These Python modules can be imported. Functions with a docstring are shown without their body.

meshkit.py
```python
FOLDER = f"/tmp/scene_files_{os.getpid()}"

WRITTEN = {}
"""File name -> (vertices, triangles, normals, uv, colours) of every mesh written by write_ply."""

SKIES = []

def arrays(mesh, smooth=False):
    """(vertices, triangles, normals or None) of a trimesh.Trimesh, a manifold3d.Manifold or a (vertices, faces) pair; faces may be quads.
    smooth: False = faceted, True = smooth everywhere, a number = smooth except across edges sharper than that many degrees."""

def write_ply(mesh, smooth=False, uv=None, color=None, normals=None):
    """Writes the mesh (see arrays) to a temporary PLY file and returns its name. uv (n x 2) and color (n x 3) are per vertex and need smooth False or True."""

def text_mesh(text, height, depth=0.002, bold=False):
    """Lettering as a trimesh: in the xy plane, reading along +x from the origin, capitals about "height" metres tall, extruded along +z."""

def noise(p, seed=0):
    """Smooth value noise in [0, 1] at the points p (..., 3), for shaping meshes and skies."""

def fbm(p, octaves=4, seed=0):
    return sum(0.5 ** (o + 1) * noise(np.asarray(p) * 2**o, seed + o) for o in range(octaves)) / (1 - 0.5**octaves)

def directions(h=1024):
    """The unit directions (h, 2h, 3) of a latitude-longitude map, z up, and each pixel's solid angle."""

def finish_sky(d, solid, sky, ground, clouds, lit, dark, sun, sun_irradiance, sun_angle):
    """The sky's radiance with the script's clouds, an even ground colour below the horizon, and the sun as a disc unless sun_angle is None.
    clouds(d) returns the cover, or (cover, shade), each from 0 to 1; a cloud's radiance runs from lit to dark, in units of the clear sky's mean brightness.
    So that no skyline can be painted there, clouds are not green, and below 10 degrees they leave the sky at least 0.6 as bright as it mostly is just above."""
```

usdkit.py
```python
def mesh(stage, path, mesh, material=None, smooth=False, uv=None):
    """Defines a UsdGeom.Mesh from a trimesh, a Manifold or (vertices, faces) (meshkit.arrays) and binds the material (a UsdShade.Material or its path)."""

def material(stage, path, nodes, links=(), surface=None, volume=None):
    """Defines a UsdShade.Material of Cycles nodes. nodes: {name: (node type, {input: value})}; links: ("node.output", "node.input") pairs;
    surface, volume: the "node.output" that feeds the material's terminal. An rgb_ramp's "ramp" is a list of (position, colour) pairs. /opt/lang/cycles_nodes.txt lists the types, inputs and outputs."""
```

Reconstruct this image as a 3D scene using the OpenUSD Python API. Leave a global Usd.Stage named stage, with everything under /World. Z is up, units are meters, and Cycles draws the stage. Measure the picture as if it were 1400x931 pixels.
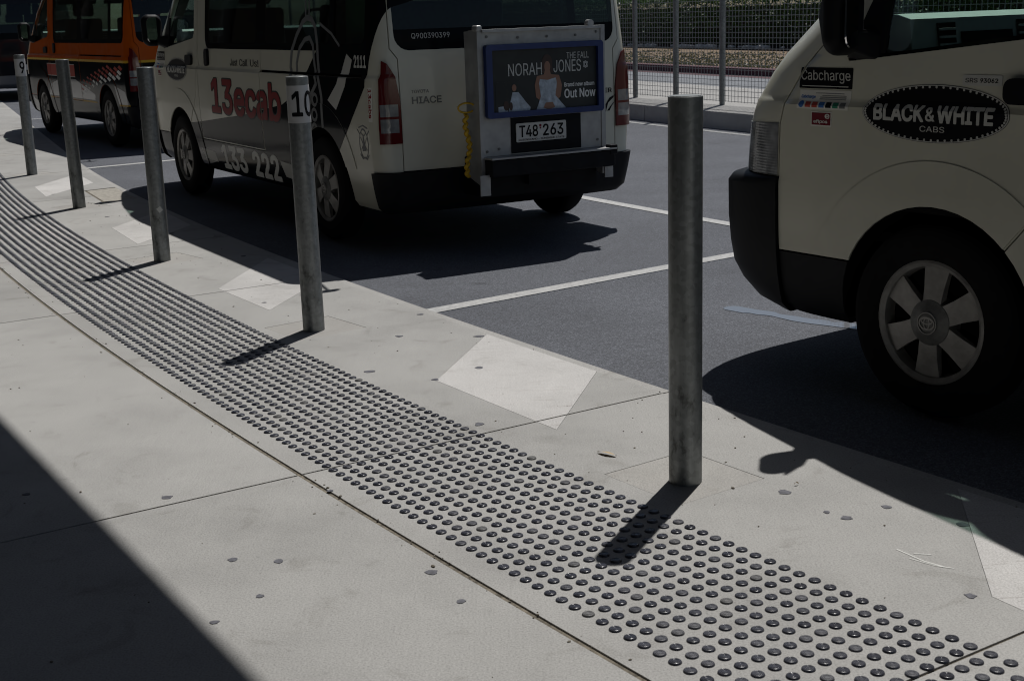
import math, random, numpy as np, trimesh, usdkit, meshkit
import manifold3d as m3
from manifold3d import Manifold, CrossSection
from shapely.geometry import Polygon, MultiPolygon, LineString, Point, box
from shapely import affinity, unary_union
from pxr import Usd, UsdGeom, UsdLux, UsdShade, Gf, Sdf, Vt

stage = Usd.Stage.CreateInMemory()
UsdGeom.SetStageUpAxis(stage, UsdGeom.Tokens.z)
UsdGeom.SetStageMetersPerUnit(stage, 1.0)
UsdGeom.Xform.Define(stage, '/World')
UsdGeom.Scope.Define(stage, '/World/Looks')
R = random.Random(7)
NR = np.random.default_rng(7)

# ------------------------------------------------------------------ camera, sky, sun, exposure
CAM_H, F_PX, PITCH, ROLL = 1.3859, 1815.4, 0.24134, -0.032133
EXPOSURE = -0.50
SUN_AZ, SUN_EL = math.radians(25.0), math.radians(61.3)
SUN_INTENSITY, SKY_STRENGTH = 1.25, 0.05
cam = UsdGeom.Camera.Define(stage, '/World/camera')
cF = np.array([0, math.cos(PITCH), -math.sin(PITCH)]); cR = np.array([1.0, 0, 0]); cU = np.cross(cR, cF)
cR, cU = math.cos(ROLL) * cR + math.sin(ROLL) * cU, -math.sin(ROLL) * cR + math.cos(ROLL) * cU
M = Gf.Matrix4d(1.0)
for r_, v_ in enumerate((cR, cU, -cF)):
    M.SetRow(r_, Gf.Vec4d(*map(float, v_), 0))
M.SetRow(3, Gf.Vec4d(0, 0, CAM_H, 1))
cam.AddTransformOp().Set(M)
cam.CreateHorizontalApertureAttr(36.0); cam.CreateVerticalApertureAttr(36.0 * 680 / 1024)
cam.CreateFocalLengthAttr(36.0 * F_PX / 1400)
cam.CreateClippingRangeAttr(Gf.Vec2f(0.05, 2000))
cam.CreateExposureAttr(EXPOSURE)
cam.CreateFStopAttr(11.0); cam.CreateFocusDistanceAttr(6.0)

sky_mat = usdkit.material(stage, '/World/Looks/sky', {
    's': ('sky_texture', {'sky_type': 'single_scattering', 'sun_disc': False, 'sun_elevation': SUN_EL, 'sun_rotation': SUN_AZ}),
    'b': ('background_shader', {'strength': SKY_STRENGTH})}, [('s.color', 'b.color')], surface='b.background')
dome = UsdLux.DomeLight.Define(stage, '/World/sky')
UsdShade.MaterialBindingAPI.Apply(dome.GetPrim()).Bind(sky_mat)
dome.GetPrim().SetCustomDataByKey('kind', 'structure')
sun = UsdLux.DistantLight.Define(stage, '/World/sun')
sun.CreateIntensityAttr(SUN_INTENSITY); sun.CreateAngleAttr(0.53); sun.CreateNormalizeAttr(True)
sun.CreateColorAttr(Gf.Vec3f(1.0, 0.975, 0.94))
sd_ = np.array([math.sin(SUN_AZ) * math.cos(SUN_EL), math.cos(SUN_AZ) * math.cos(SUN_EL), math.sin(SUN_EL)])
zax = sd_; xax = np.cross([0, 0, 1.0], zax); xax /= np.linalg.norm(xax); yax = np.cross(zax, xax)
M = Gf.Matrix4d(1.0)
for r_, v_ in enumerate((xax, yax, zax)):
    M.SetRow(r_, Gf.Vec4d(*map(float, v_), 0))
sun.AddTransformOp().Set(M)

# ------------------------------------------------------------------ prim helpers
USED = {}
def path_for(parent, name):
    base = (parent.GetPath().pathString if parent else '/World') + '/' + name
    n = USED.get(base, -1) + 1; USED[base] = n
    return base if n == 0 else f'{base}_{n:03d}'
def tag(o, label=None, cat=None, group=None, kind=None):
    for k, v in (('label', label), ('category', cat), ('group', group), ('kind', kind)):
        if v: o.SetCustomDataByKey(k, v)
    return o
def thing(name, label, cat, loc=(0, 0, 0), rot=0.0, group=None):
    x = UsdGeom.Xform.Define(stage, path_for(None, name))
    x.AddTranslateOp().Set(Gf.Vec3d(*map(float, loc)))
    if rot: x.AddRotateZOp().Set(math.degrees(rot))
    return tag(x.GetPrim(), label, cat, group)
def obj(name, mesh, mat, parent=None, smooth=False, label=None, kind=None):
    m = usdkit.mesh(stage, path_for(parent, name), mesh, mat, smooth=smooth)
    return tag(m.GetPrim(), label, kind=kind)

# ------------------------------------------------------------------ materials
def plain(name, col, rough=0.5, metal=0.0, noise=0.0, nscale=20.0, bump=0.0, bscale=200.0, coat=0.0, spec=0.5):
    nodes = {'p': ('principled_bsdf', {'base_color': col, 'roughness': rough, 'metallic': metal, 'coat_weight': coat, 'specular_ior_level': spec})}
    links = []
    if noise or bump:
        nodes['tc'] = ('texture_coordinate', {})
    if noise:
        lo = tuple(c * (1 - noise) for c in col); hi = tuple(min(1, c * (1 + noise)) for c in col)
        nodes['n'] = ('noise_texture', {'scale': nscale, 'detail': 5.0, 'roughness': 0.6})
        nodes['r'] = ('rgb_ramp', {'ramp': [(0.3, lo), (0.7, hi)]})
        links += [('tc.object', 'n.vector'), ('n.fac', 'r.fac'), ('r.color', 'p.base_color')]
    if bump:
        nodes['bn'] = ('noise_texture', {'scale': bscale, 'detail': 3.0})
        nodes['b'] = ('bump', {'strength': bump, 'distance': 0.002})
        links += [('tc.object', 'bn.vector'), ('bn.fac', 'b.height'), ('b.normal', 'p.normal')]
    return usdkit.material(stage, '/World/Looks/' + name, nodes, links, surface='p.BSDF')

def concrete(name, tint, value, marks=False):
    c = lambda k: tuple(t * value * k for t in tint)
    nodes = {
        'g': ('geometry', {}),
        'n1': ('noise_texture', {'scale': 1.3, 'detail': 6.0, 'roughness': 0.65}),
        'r1': ('rgb_ramp', {'ramp': [(0.25, c(0.80)), (0.5, c(1.0)), (0.75, c(1.12))]}),
        'n2': ('noise_texture', {'scale': 190.0, 'detail': 2.0, 'roughness': 0.7}),
        'r2': ('rgb_ramp', {'ramp': [(0.28, (0.72,) * 3), (0.5, (1.0,) * 3), (0.74, (1.20,) * 3)]}),
        'm1': ('mix_color', {'blend_type': 'multiply', 'fac': 1.0, 'use_clamp': False}),
        'map': ('mapping', {'rotation': (0, 0, 0.70), 'scale': (160.0, 5.0, 1.0)}),
        'n3': ('noise_texture', {'scale': 1.0, 'detail': 3.0, 'roughness': 0.6}),
        'r3': ('rgb_ramp', {'ramp': [(0.3, (0.97,) * 3), (0.7, (1.03,) * 3)]}),
        'm2': ('mix_color', {'blend_type': 'multiply', 'fac': 1.0, 'use_clamp': False}),
        'n4': ('noise_texture', {'scale': 22.0, 'detail': 4.0, 'roughness': 0.75}),
        'r4': ('rgb_ramp', {'ramp': [(0.0, (0.72,) * 3), (0.30, (0.86,) * 3), (0.40, (1.0,) * 3)]}),
        'm3': ('mix_color', {'blend_type': 'multiply', 'fac': 1.0, 'use_clamp': False}),
        'oi': ('object_info', {}),
        'ro': ('rgb_ramp', {'ramp': [(0.0, (0.94,) * 3), (1.0, (1.05,) * 3)]}),
        'm4': ('mix_color', {'blend_type': 'multiply', 'fac': 1.0, 'use_clamp': False}),
        'b': ('bump', {'strength': 0.35, 'distance': 0.0015}),
        'p': ('principled_bsdf', {'roughness': 0.85, 'specular_ior_level': 0.25})}
    links = [('g.position', 'n1.vector'), ('n1.fac', 'r1.fac'), ('g.position', 'n2.vector'), ('n2.fac', 'r2.fac'), ('r1.color', 'm1.a'), ('r2.color', 'm1.b'),
             ('g.position', 'map.vector'), ('map.vector', 'n3.vector'), ('n3.fac', 'r3.fac'), ('m1.result', 'm2.a'), ('r3.color', 'm2.b'),
             ('g.position', 'n4.vector'), ('n4.fac', 'r4.fac'), ('m2.result', 'm3.a'), ('r4.color', 'm3.b'),
             ('oi.random', 'ro.fac'), ('m3.result', 'm4.a'), ('ro.color', 'm4.b'), ('m4.result', 'p.base_color'),
             ('n2.fac', 'b.height'), ('b.normal', 'p.normal')]
    nodes.update({'n6': ('noise_texture', {'scale': 4.5, 'detail': 8.0, 'roughness': 0.62, 'distortion': 0.8}), 'r6': ('rgb_ramp', {'ramp': [(0.26, (0.74, 0.73, 0.71)), (0.42, (0.98,) * 3), (0.60, (1.0,) * 3), (0.78, (1.08,) * 3)]}),
                  'm6': ('mix_color', {'blend_type': 'multiply', 'fac': 1.0, 'use_clamp': False})})
    links[links.index(('m4.result', 'p.base_color'))] = ('m4.result', 'm6.a')
    links += [('g.position', 'n6.vector'), ('n6.fac', 'r6.fac'), ('r6.color', 'm6.b')]
    if marks:                                              # tyre rub marks across the pale slabs
        nodes.update({'mp7': ('mapping', {'rotation': (0, 0, 0.45), 'scale': (3.0, 22.0, 1.0)}), 'n7': ('noise_texture', {'scale': 1.6, 'detail': 7.0, 'roughness': 0.7}),
                      'r7': ('rgb_ramp', {'ramp': [(0.30, (0.72, 0.69, 0.67)), (0.43, (1.0,) * 3)]}), 'm7': ('mix_color', {'blend_type': 'multiply', 'fac': 1.0, 'use_clamp': False})})
        links += [('g.position', 'mp7.vector'), ('mp7.vector', 'n7.vector'), ('n7.fac', 'r7.fac'), ('m6.result', 'm7.a'), ('r7.color', 'm7.b'), ('m7.result', 'p.base_color')]
    else:
        links.append(('m6.result', 'p.base_color'))
    return usdkit.material(stage, '/World/Looks/' + name, nodes, links, surface='p.BSDF')

def asphalt(name, tint):
    c = lambda k: tuple(t * k for t in tint)
    nodes = {
        'g': ('geometry', {}),
        'v': ('voronoi_texture', {'scale': 210.0}),
        'r1': ('rgb_ramp', {'ramp': [(0.0, c(0.62)), (0.35, c(0.9)), (0.7, c(1.05)), (0.93, c(1.7))]}),
        'sx': ('separate_color', {}),
        'n': ('noise_texture', {'scale': 0.9, 'detail': 6.0, 'roughness': 0.6}),
        'r2': ('rgb_ramp', {'ramp': [(0.28, (0.78,) * 3), (0.72, (1.13,) * 3)]}),
        'm': ('mix_color', {'blend_type': 'multiply', 'fac': 1.0, 'use_clamp': False}),
        'n5': ('noise_texture', {'scale': 320.0, 'detail': 2.0}),
        'n8': ('noise_texture', {'scale': 3.4, 'detail': 5.0, 'roughness': 0.55}), 'r8': ('rgb_ramp', {'ramp': [(0.26, (0.62,) * 3), (0.36, (1.0,) * 3)]}), 'm8': ('mix_color', {'blend_type': 'multiply', 'fac': 1.0, 'use_clamp': False}),
        'b': ('bump', {'strength': 0.7, 'distance': 0.004}),
        'p': ('principled_bsdf', {'roughness': 0.8, 'specular_ior_level': 0.3})}
    links = [('g.position', 'v.vector'), ('v.color', 'sx.color'), ('sx.r', 'r1.fac'), ('g.position', 'n.vector'), ('n.fac', 'r2.fac'),
             ('r1.color', 'm.a'), ('r2.color', 'm.b'), ('m.result', 'm8.a'), ('g.position', 'n8.vector'), ('n8.fac', 'r8.fac'), ('r8.color', 'm8.b'), ('m8.result', 'p.base_color'), ('g.position', 'n5.vector'), ('n5.fac', 'b.height'), ('b.normal', 'p.normal')]
    return usdkit.material(stage, '/World/Looks/' + name, nodes, links, surface='p.BSDF')

def glass(name, tint, rmix=0.0):
    return usdkit.material(stage, '/World/Looks/' + name, {
        't': ('transparent_bsdf', {'color': tint}), 'g': ('glossy_bsdf', {'color': (0.9, 0.9, 0.9), 'roughness': 0.02}),
        'f': ('fresnel', {'IOR': 1.5}), 'm': ('mix_closure', {}), 'g2': ('geometry', {}),
        'inv': ('math', {'math_type': 'subtract', 'value1': 1.0}), 'mu': ('math', {'math_type': 'multiply'})},
        [('g2.backfacing', 'inv.value2'), ('inv.value', 'mu.value1'), ('f.fac', 'mu.value2'), ('mu.value', 'm.fac'), ('t.BSDF', 'm.closure1'), ('g.BSDF', 'm.closure2')], surface='m.closure')

def painted(name, col, dirt=0.12, gloss=(0.30, 0.16), spec=0.4):
    """car paint with uneven road dust"""
    nodes = {'tc': ('texture_coordinate', {}),
             'n': ('noise_texture', {'scale': 3.0, 'detail': 6.0, 'roughness': 0.65}),
             'r': ('rgb_ramp', {'ramp': [(0.3, tuple(c * (1 - dirt) for c in col)), (0.6, col)]}),
             'rr': ('rgb_ramp', {'ramp': [(0.3, (gloss[0],) * 3), (0.7, (gloss[1],) * 3)]}),
             'p': ('principled_bsdf', {'specular_ior_level': spec})}
    return usdkit.material(stage, '/World/Looks/' + name, nodes, [('tc.object', 'n.vector'), ('n.fac', 'r.fac'), ('r.color', 'p.base_color'), ('n.fac', 'rr.fac'), ('rr.color', 'p.roughness')], surface='p.BSDF')

MT = {
    'slab': concrete('concrete', (1.0, 0.985, 0.945), 0.362),
    'patch': concrete('pale_concrete', (1.0, 0.978, 0.95), 0.51, marks=True),
    'footing': concrete('footing_concrete', (1.0, 0.97, 0.915), 0.35),
    'kerb': concrete('kerb_concrete', (1.0, 0.98, 0.94), 0.375),
    'joint': plain('joint_filler', (0.15, 0.13, 0.10), 0.95, noise=0.6, nscale=60, bump=0.8),
    'asphalt': asphalt('asphalt', (0.101, 0.107, 0.123)),
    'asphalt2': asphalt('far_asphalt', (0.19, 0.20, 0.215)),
    'line': usdkit.material(stage, '/World/Looks/road_paint', {
        'g': ('geometry', {}), 'n': ('noise_texture', {'scale': 45.0, 'detail': 6.0, 'roughness': 0.75}), 'r': ('rgb_ramp', {'ramp': [(0.30, (0.13, 0.135, 0.14)), (0.42, (0.36, 0.36, 0.355)), (0.6, (0.47, 0.47, 0.46))]}),
        'b': ('bump', {'strength': 0.5, 'distance': 0.002}), 'p': ('principled_bsdf', {'roughness': 0.75})},
        [('g.position', 'n.vector'), ('n.fac', 'r.fac'), ('r.color', 'p.base_color'), ('n.fac', 'b.height'), ('b.normal', 'p.normal')], surface='p.BSDF'),
    'ground': plain('bare_ground', (0.2, 0.17, 0.12), 0.95, noise=0.3, nscale=2),
    'galv': None,
    'stud': usdkit.material(stage, '/World/Looks/stud_rubber', {
        'o': ('object_info', {}), 'r': ('rgb_ramp', {'ramp': [(0.0, (0.036, 0.037, 0.048)), (0.7, (0.045, 0.047, 0.061)), (0.96, (0.054, 0.055, 0.068)), (1.0, (0.10, 0.098, 0.095))]}),
        'g': ('geometry', {}), 'n': ('noise_texture', {'scale': 120.0, 'detail': 4.0}), 'r2': ('rgb_ramp', {'ramp': [(0.3, (0.75,) * 3), (0.7, (1.3,) * 3)]}), 'm': ('mix_color', {'blend_type': 'multiply', 'fac': 1.0, 'use_clamp': False}),
        'rr': ('rgb_ramp', {'ramp': [(0.0, (0.24,) * 3), (0.8, (0.34,) * 3), (1.0, (0.5,) * 3)]}), 'p': ('principled_bsdf', {'specular_ior_level': 0.6})},
        [('o.random', 'r.fac'), ('g.position', 'n.vector'), ('n.fac', 'r2.fac'), ('r.color', 'm.a'), ('r2.color', 'm.b'), ('m.result', 'p.base_color'), ('o.random', 'rr.fac'), ('rr.color', 'p.roughness')], surface='p.BSDF'),
    'white': painted('white_paint', (0.565, 0.555, 0.465)),
    'black_wrap': painted('black_vinyl', (0.006, 0.007, 0.008), 0.3, (0.14, 0.08), 0.05),
    'black': plain('black_plastic', (0.007, 0.0075, 0.009), 0.5, spec=0.12, noise=0.3, nscale=12, bump=0.2, bscale=500),
    'liner': plain('dark_trim', (0.006, 0.006, 0.006), 0.85, spec=0.1),
    'seat': plain('seat_cloth', (0.05, 0.055, 0.065), 0.9, noise=0.3, nscale=30),
    'dash': plain('dash_plastic', (0.50, 0.54, 0.52), 0.6, noise=0.08, nscale=20),
    'tyre': plain('tyre_rubber', (0.007, 0.007, 0.0075), 0.85, spec=0.15, noise=0.2, nscale=30),
    'rim': plain('rim_silver', (0.29, 0.28, 0.265), 0.45, metal=0.35, noise=0.22, nscale=18),
    'hub': plain('hub_grey', (0.13, 0.13, 0.125), 0.45, metal=0.3, noise=0.3, nscale=30),
    'glass': glass('tinted_glass', (0.55, 0.64, 0.60)),
    'glass_clear': glass('clear_glass', (0.80, 0.875, 0.845)),
    'glass_dark': glass('privacy_glass', (0.30, 0.36, 0.35)),
    'red_lens': plain('red_lens', (0.085, 0.004, 0.005), 0.15, coat=0.2),
    'headlamp': None,
    'clear_lens': plain('clear_lens', (0.22, 0.225, 0.225), 0.12, metal=0.3, coat=0.6, noise=0.25, nscale=25),
    'red_vinyl': plain('red_vinyl', (0.21, 0.003, 0.006), 0.3, spec=0.06),
    'grey_vinyl': plain('grey_vinyl', (0.50, 0.50, 0.47), 0.4, spec=0.12),
    'dim_grey': plain('dim_grey_vinyl', (0.16, 0.165, 0.17), 0.4, spec=0.12),
    'white_vinyl': plain('white_vinyl', (0.70, 0.70, 0.67), 0.4, spec=0.12),
    'band': plain('faded_band', (0.47, 0.47, 0.47), 0.5, noise=0.12, nscale=14),
    'wire': plain('fence_wire', (0.20, 0.21, 0.215), 0.6),
    'black_ink': plain('black_ink', (0.008, 0.008, 0.009), 0.3, spec=0.12),
    'chrome': plain('badge_chrome', (0.35, 0.35, 0.34), 0.25, metal=0.8),
    'badge_dark': plain('badge_grey', (0.14, 0.14, 0.14), 0.3, metal=0.5),
    'alu': plain('scuffed_aluminium', (0.35, 0.35, 0.345), 0.45, metal=0.55, noise=0.18, nscale=9),
    'blue': plain('blue_plastic', (0.005, 0.022, 0.11), 0.4, noise=0.15),
    'poster': plain('poster_dark', (0.009, 0.012, 0.011), 0.5, noise=0.7, nscale=6),
    'skin': plain('print_skin', (0.26, 0.135, 0.085), 0.6),
    'hair': plain('print_hair', (0.045, 0.022, 0.014), 0.6),
    'dress': plain('print_dress', (0.36, 0.41, 0.46), 0.6, noise=0.4, nscale=25),
    'plate': plain('plate_white', (0.52, 0.51, 0.48), 0.45, noise=0.08),
    'maroon': plain('plate_maroon', (0.16, 0.02, 0.03), 0.5, spec=0.12),
    'yellow': plain('yellow_webbing', (0.48, 0.29, 0.010), 0.6, noise=0.25, nscale=40),
    'orange': painted('orange_paint', (0.42, 0.075, 0.006), 0.12, (0.25, 0.12), 0.10),
    'yellow_line': plain('yellow_vinyl', (0.55, 0.33, 0.03), 0.4, spec=0.12),
    'silver': plain('silver_paint', (0.10, 0.105, 0.115), 0.3, metal=0.5, coat=0.3),
    'black_paint': painted('black_paint', (0.012, 0.012, 0.014), 0.3, (0.12, 0.06), 0.25),
    'orange_red': plain('orange_red_vinyl', (0.34, 0.03, 0.015), 0.45, spec=0.12),
    'mirror': plain('mirror_glass', (0.8, 0.8, 0.8), 0.02, metal=1.0),
    'card_blue': plain('card_blue', (0.03, 0.14, 0.42), 0.5), 'card_red': plain('card_red', (0.45, 0.05, 0.03), 0.5),
    'card_green': plain('card_green', (0.02, 0.22, 0.12), 0.5), 'paper': plain('paper', (0.66, 0.65, 0.60), 0.6),
    'curtain': plain('curtain_green', (0.09, 0.20, 0.13), 0.8, noise=0.2, nscale=8),
    'gum': plain('old_gum', (0.10, 0.10, 0.115), 0.8, noise=0.4, nscale=60),
    'leaf_dry': plain('dry_leaf', (0.42, 0.31, 0.17), 0.8),
    'soffit': plain('canopy_soffit', (0.10, 0.10, 0.10), 0.7),
    'wall': plain('terminal_wall', (0.08, 0.08, 0.08), 0.7, noise=0.15, nscale=1.5),
    'stone': plain('pale_stone', (0.55, 0.53, 0.50), 0.9, noise=0.2),
    'soil': plain('garden_soil', (0.055, 0.035, 0.028), 0.95, noise=0.5, nscale=8),
    'redkerb': plain('dark_red_kerb', (0.075, 0.022, 0.03), 0.8, noise=0.3, nscale=3),
    'lid': plain('cast_lid', (0.33, 0.31, 0.27), 0.85, noise=0.3, nscale=30),
}
def galvanised(name):
    one = lambda k: (k,) * 3
    nodes = {'tc': ('texture_coordinate', {}),
        'mp': ('mapping', {'scale': (38.0, 38.0, 2.2)}), 'v': ('noise_texture', {'scale': 1.0, 'detail': 4.0, 'roughness': 0.6}),
        'r1': ('rgb_ramp', {'ramp': [(0.3, (0.18, 0.19, 0.187)), (0.7, (0.27, 0.28, 0.275))]}),
        'vo': ('voronoi_texture', {'scale': 70.0}), 'sx': ('separate_color', {}), 'r3': ('rgb_ramp', {'ramp': [(0.0, one(0.86)), (1.0, one(1.14))]}),
        'mq': ('mapping', {'scale': (13.0, 13.0, 5.0)}), 'n': ('noise_texture', {'scale': 1.0, 'detail': 9.0, 'roughness': 0.75}),
        'r2': ('rgb_ramp', {'ramp': [(0.32, (0.42, 0.41, 0.39)), (0.40, one(0.90)), (0.52, one(1.0)), (0.7, one(1.12))]}),
        'sp': ('separate_xyz', {}), 'zr': ('map_range', {'from_min': 0.0, 'from_max': 0.45, 'to_min': 0.085, 'to_max': 0.0, 'clamp': True}), 'sb': ('math', {'math_type': 'subtract'}),
        'm': ('mix_color', {'blend_type': 'multiply', 'fac': 1.0, 'use_clamp': False}), 'm2': ('mix_color', {'blend_type': 'multiply', 'fac': 1.0, 'use_clamp': False}),
        'rr': ('rgb_ramp', {'ramp': [(0.3, one(0.55)), (0.7, one(0.36))]}),
        'p': ('principled_bsdf', {'metallic': 0.65})}
    return usdkit.material(stage, '/World/Looks/' + name, nodes, [('tc.object', 'mp.vector'), ('mp.vector', 'v.vector'), ('v.fac', 'r1.fac'), ('tc.object', 'vo.vector'), ('vo.color', 'sx.color'), ('sx.r', 'r3.fac'),
        ('tc.object', 'mq.vector'), ('mq.vector', 'n.vector'), ('tc.object', 'sp.vector'), ('sp.z', 'zr.value'), ('n.fac', 'sb.value1'), ('zr.result', 'sb.value2'), ('sb.value', 'r2.fac'),
        ('r1.color', 'm.a'), ('r2.color', 'm.b'), ('m.result', 'm2.a'), ('r3.color', 'm2.b'), ('m2.result', 'p.base_color'), ('sb.value', 'rr.fac'), ('rr.color', 'p.roughness')], surface='p.BSDF')
MT['galv'] = galvanised('galvanised_steel')
def leafy(name, a, b, trans=0.3):
    return usdkit.material(stage, '/World/Looks/' + name, {
        'g': ('geometry', {}), 'r': ('rgb_ramp', {'ramp': [(0.0, a), (1.0, b)]}),
        'p': ('principled_bsdf', {'roughness': 0.5}), 't': ('translucent_bsdf', {}), 'm': ('mix_closure', {'fac': trans})},
        [('g.random_per_island', 'r.fac'), ('r.color', 'p.base_color'), ('r.color', 't.color'), ('p.BSDF', 'm.closure1'), ('t.BSDF', 'm.closure2')], surface='m.closure')
MT['headlamp'] = usdkit.material(stage, '/World/Looks/ribbed_headlamp', {
    'tc': ('texture_coordinate', {}), 'w': ('wave_texture', {'bands_direction': 'z', 'scale': 30.0, 'distortion': 0.2}),
    'n': ('noise_texture', {'scale': 14.0, 'detail': 2.0}), 'r': ('rgb_ramp', {'ramp': [(0.3, (0.10, 0.105, 0.11)), (0.7, (0.34, 0.35, 0.36))]}),
    'b': ('bump', {'strength': 0.12, 'distance': 0.002}), 'p': ('principled_bsdf', {'roughness': 0.15, 'metallic': 0.2})},
    [('tc.object', 'w.vector'), ('tc.object', 'n.vector'), ('n.fac', 'r.fac'), ('r.color', 'p.base_color'), ('w.fac', 'b.height'), ('b.normal', 'p.normal')], surface='p.BSDF')
MT['hedge'] = leafy('hedge_leaf', (0.04, 0.085, 0.018), (0.12, 0.19, 0.04))
MT['grass'] = leafy('verge_grass', (0.075, 0.085, 0.035), (0.13, 0.12, 0.055))
MT['verge'] = plain('verge_ground', (0.175, 0.125, 0.08), 0.95, noise=0.35, nscale=2.2)

# ------------------------------------------------------------------ the kerb-following frame: s along the kerb, d towards the road
TH = math.radians(122.5)
E_ = np.array([math.cos(TH), math.sin(TH)]); N_ = np.array([math.sin(TH), -math.cos(TH)])
def base(s):
    s = np.asarray(s, float); q = lambda t: 0.0079 * t * t - 0.0745 * t
    c = np.clip(s, 1.5, 15.0)
    return q(c) + (s - c) * (0.0158 * c - 0.0745)
def P(s, d):
    s = np.asarray(s, float); d = np.asarray(d, float) + base(s)
    return s[..., None] * E_ + d[..., None] * N_
def band(s0, s1, d0, d1, step=0.3):
    n = max(2, int(abs(s1 - s0) / step) + 1); ss = np.linspace(s0, s1, n)
    return Polygon(np.vstack([P(ss, np.full(n, d0)), P(ss[::-1], np.full(n, d1))]))
def prism_up(poly, z0, z1):
    polys = [g for g in getattr(poly, 'geoms', [poly]) if g.geom_type == 'Polygon' and g.area > 1e-5]
    out = []
    for g in polys:
        m = trimesh.creation.extrude_polygon(g.simplify(0.0004), z1 - z0, engine='earcut'); m.apply_translation([0, 0, z0]); out.append(m)
    return trimesh.util.concatenate(out) if out else None
KERB_D, ROAD_Z = 3.225, -0.012

# ------------------------------------------------------------------ setting
def sheet(poly, z, name, mat, parent=None, kind='structure'):
    v, f = trimesh.creation.triangulate_polygon(poly, engine='earcut')
    v3 = np.c_[v, np.full(len(v), z)]
    nrm = np.cross(v3[f[0][1]] - v3[f[0][0]], v3[f[0][2]] - v3[f[0][0]])
    f = f if nrm[2] > 0 else f[:, ::-1]
    return obj(name, (v3, f), mat, parent, kind=kind)
sheet(box(-600, -600, 600, 600), -0.10, 'ground', MT['ground'])
road = sheet(band(-30, 90, 3.1, 13.5, 1.0), ROAD_Z, 'road', MT['asphalt'])
def line_piece(poly): 
    obj('painted_line', prism_up(poly, ROAD_Z, ROAD_Z + 0.004), MT['line'], road)
for s0 in (5.53, 13.72, 22.0, -2.6):
    a = P(np.array([s0 + 0.01, s0 + 0.20]), np.array([KERB_D + 0.005, 5.95]))
    line_piece(LineString(a).buffer(0.05, cap_style='flat'))
for a, b in ((-2.6, 5.62), (5.8, 9.2), (9.9, 13.7), (14.0, 22.0)):
    ss = np.linspace(a, b, 20); line_piece(LineString(P(ss, np.full(20, 6.05 - 0.012 * 0))).buffer(0.05, cap_style='flat'))

pavement = sheet(band(-12, 60, -9, KERB_D, 0.6), -0.0045, 'pavement', MT['joint'])
PX = lambda *pts: Polygon(pts)
def sd_poly(pts): return Polygon([tuple(s * E_ + d * N_) for s, d in pts])
patches = [sd_poly([(5.16, 3.26), (4.34, 3.26), (3.58, 2.45), (4.39, 2.44)]),
           sd_poly([(6.05, 2.44), (6.75, 2.44), (7.45, 3.02), (6.62, 3.0)]),
           sd_poly([(8.54, 2.57), (9.38, 2.65), (10.0, 3.22), (9.10, 3.13)]),
           sd_poly([(2.62, 3.28), (2.25, 2.91), (1.86, 2.52), (1.55, 2.50), (0.9, 3.28)]),
           sd_poly([(11.6, 2.75), (12.4, 2.85), (13.2, 3.45), (12.3, 3.35)])]
BOLL = [(0.51, 3.79), (-0.91, 5.96), (-2.10, 7.94), (-3.39, 10.49), (-4.64, 13.04), (-5.80, 15.17)]
def rot_sq(c, w, h, ang): return affinity.translate(affinity.rotate(box(-w / 2, -h / 2, w / 2, h / 2), ang), *c)
foots = [rot_sq((b[0] + 0.0, b[1] + 0.04), 0.34, 0.34, 35 + 3 * i) for i, b in enumerate(BOLL)]
foots = [f.intersection(band(-10, 40, 2.41, 9)) for f in foots]
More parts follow.
